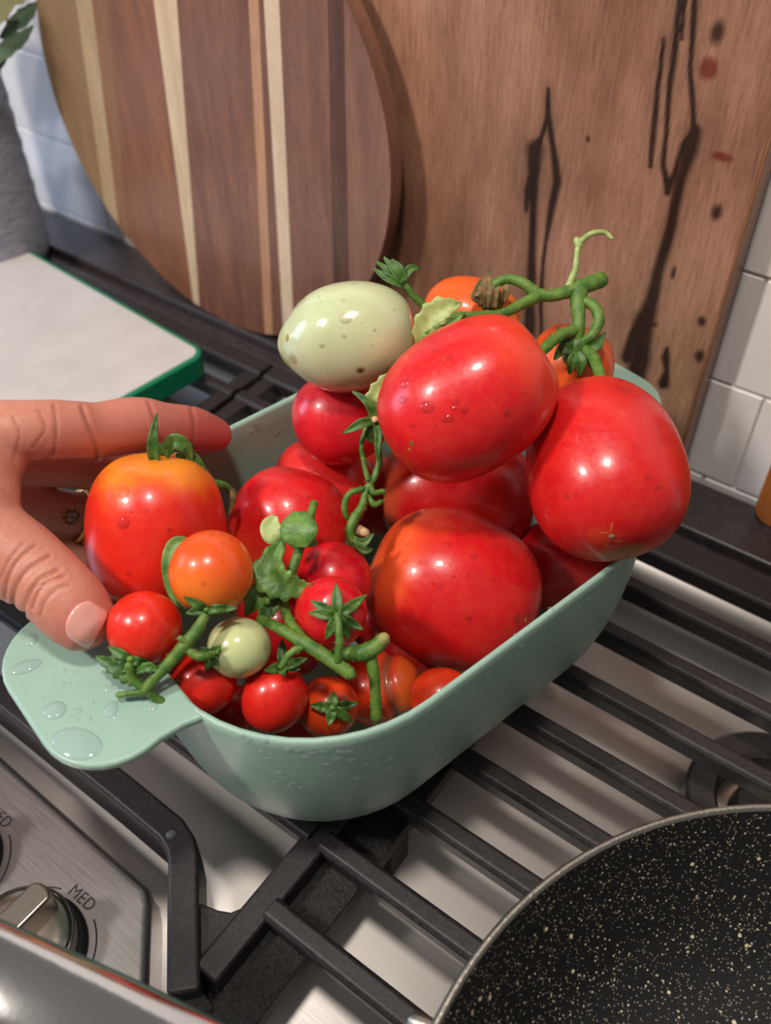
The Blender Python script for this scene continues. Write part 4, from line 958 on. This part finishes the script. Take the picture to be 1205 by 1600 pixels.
# finger folds
crease([(232, 628), (240, 650), (252, 690)], 2.6, .05, 36); crease([(298, 636), (303, 660), (300, 700)], 2.6, .045, 36); crease([(128, 636), (138, 665), (150, 700), (152, 716)], 3, .07, 33)
crease([(84, 632), (88, 668), (84, 706)], 2.6, .05, 31); crease([(84, 706), (66, 726), (50, 748), (36, 780)], 3, .05, 30); crease([(60, 640), (70, 670), (50, 700)], 2.2, .03, 30); crease([(20, 650), (30, 680), (20, 720)], 2.2, .03, 30)
co2 = co+no*disp[:, None]
tip = np.exp(-(np.hypot(PX-345, PY-682)/70)**2)*.9+np.exp(-(np.hypot(PX-150, PY-1000)/62)**2)*.6
base_c = np.array(lin(198, 134, 114)); red_c = np.array(lin(190, 84, 82)); tan_c = np.array(lin(178, 112, 88))
cl = np.tile(base_c, (len(co), 1))
lo = np.array([noise.noise(Vector(p)*.35) for p in co2[:, :]])
cl = cl*(1-.35*np.clip(lo, 0, 1)[:, None])+tan_c*.35*np.clip(lo, 0, 1)[:, None]
kk = np.clip(tip+.55*np.exp(-(np.hypot(PX-200, PY-660)/110)**2)*.5, 0, 1)[:, None]; cl = cl*(1-kk)+red_c*kk
kk = fold_tint[:, None]; cl = cl*(1-kk)+np.array(lin(150, 78, 60))*kk  # folds coloured a darker red-brown than the skin around them
person = mk('person', co2.tolist(), faces, mSkin, None, origin=tuple(V(0, 800, 29)), cols=cl)
setp(person, "person's left hand gripping the bowl's handle end, ring on a finger", 'person')
hb = bvh_of([tuple(p) for p in co2], faces)
# thumb nail follows the thumb's back
nc, na, nb = np.array([133, 973.]), np.array([.86, .51]), np.array([-.51, .86]); nl, nw = 27., 33.
nv = []; nf = []; NU, NW = 13, 15
for i in range(NU):
    for j in range(NW):
        u_, v_ = -1+2*i/(NU-1), -1+2*j/(NW-1)
        # rounded cuticle end, straighter free edge
        vv_ = v_*((1-abs(min(u_, 0))**3.2*.42) if u_ < 0 else (1-.10*u_**4)); uu_ = u_*(1-.16*abs(v_)**3) if u_ < 0 else u_*(1-.12*abs(v_)**3)
        q = nc+na*nl*uu_+nb*nw*vv_; h, nn = cast(hb, *q)
        while h is None or nn.dot(Vector(CF)) > -.15:
            q = q+(nc-q)*.06; h, nn = cast(hb, *q)
        nv.append(np.array(h)+np.array(nn)*(.035-.02*max(abs(u_), abs(v_))**4))
for i in range(NU-1):
    for j in range(NW-1): nf.append((i*NW+j, i*NW+j+1, (i+1)*NW+j+1, (i+1)*NW+j))
ob = mk('thumb_nail', nv, nf, mNail, person); s_ = ob.modifiers.new('thick', 'SOLIDIFY'); s_.thickness = .05*S; s_.offset = 0; ob['label'] = 'glossy pink thumb nail'
# ring with a stone
rc = np.array(V(122, 806, 33.85)); ra = np.array(V(150, 812, 34.4))-np.array(V(100, 800, 33.5)); ra /= np.linalg.norm(ra)
e1 = np.cross(ra, CF); e1 /= np.linalg.norm(e1); e2 = np.cross(ra, e1)
lp = [rc+.97*(math.cos(a)*e1+math.sin(a)*e2) for a in np.linspace(0, 2*math.pi, 29)]
rg = mk('ring', *tube(lp, .11, 10, 2, round_ends=False), mGold, person); rg['label'] = 'gold ring with a clear stone'
lp2 = [p+ra*.24 for p in lp]; mk('ring_band', *tube(lp2, .09, 10, 2, round_ends=False), mGold, rg)
gc = rc-CF*1.02+ra*.1; gv, gf = ICO1
mk('gem', [gc+q*.3 for q in gv], gf, mGem, rg, smooth=False)
for k in range(6):
    a = 2*math.pi*k/6; pp = gc+.3*(math.cos(a)*e1+math.sin(a)*ra); mk('prong', *tube([pp+CF*.2, pp-CF*.15], .06, 6, 2), mGold, rg)
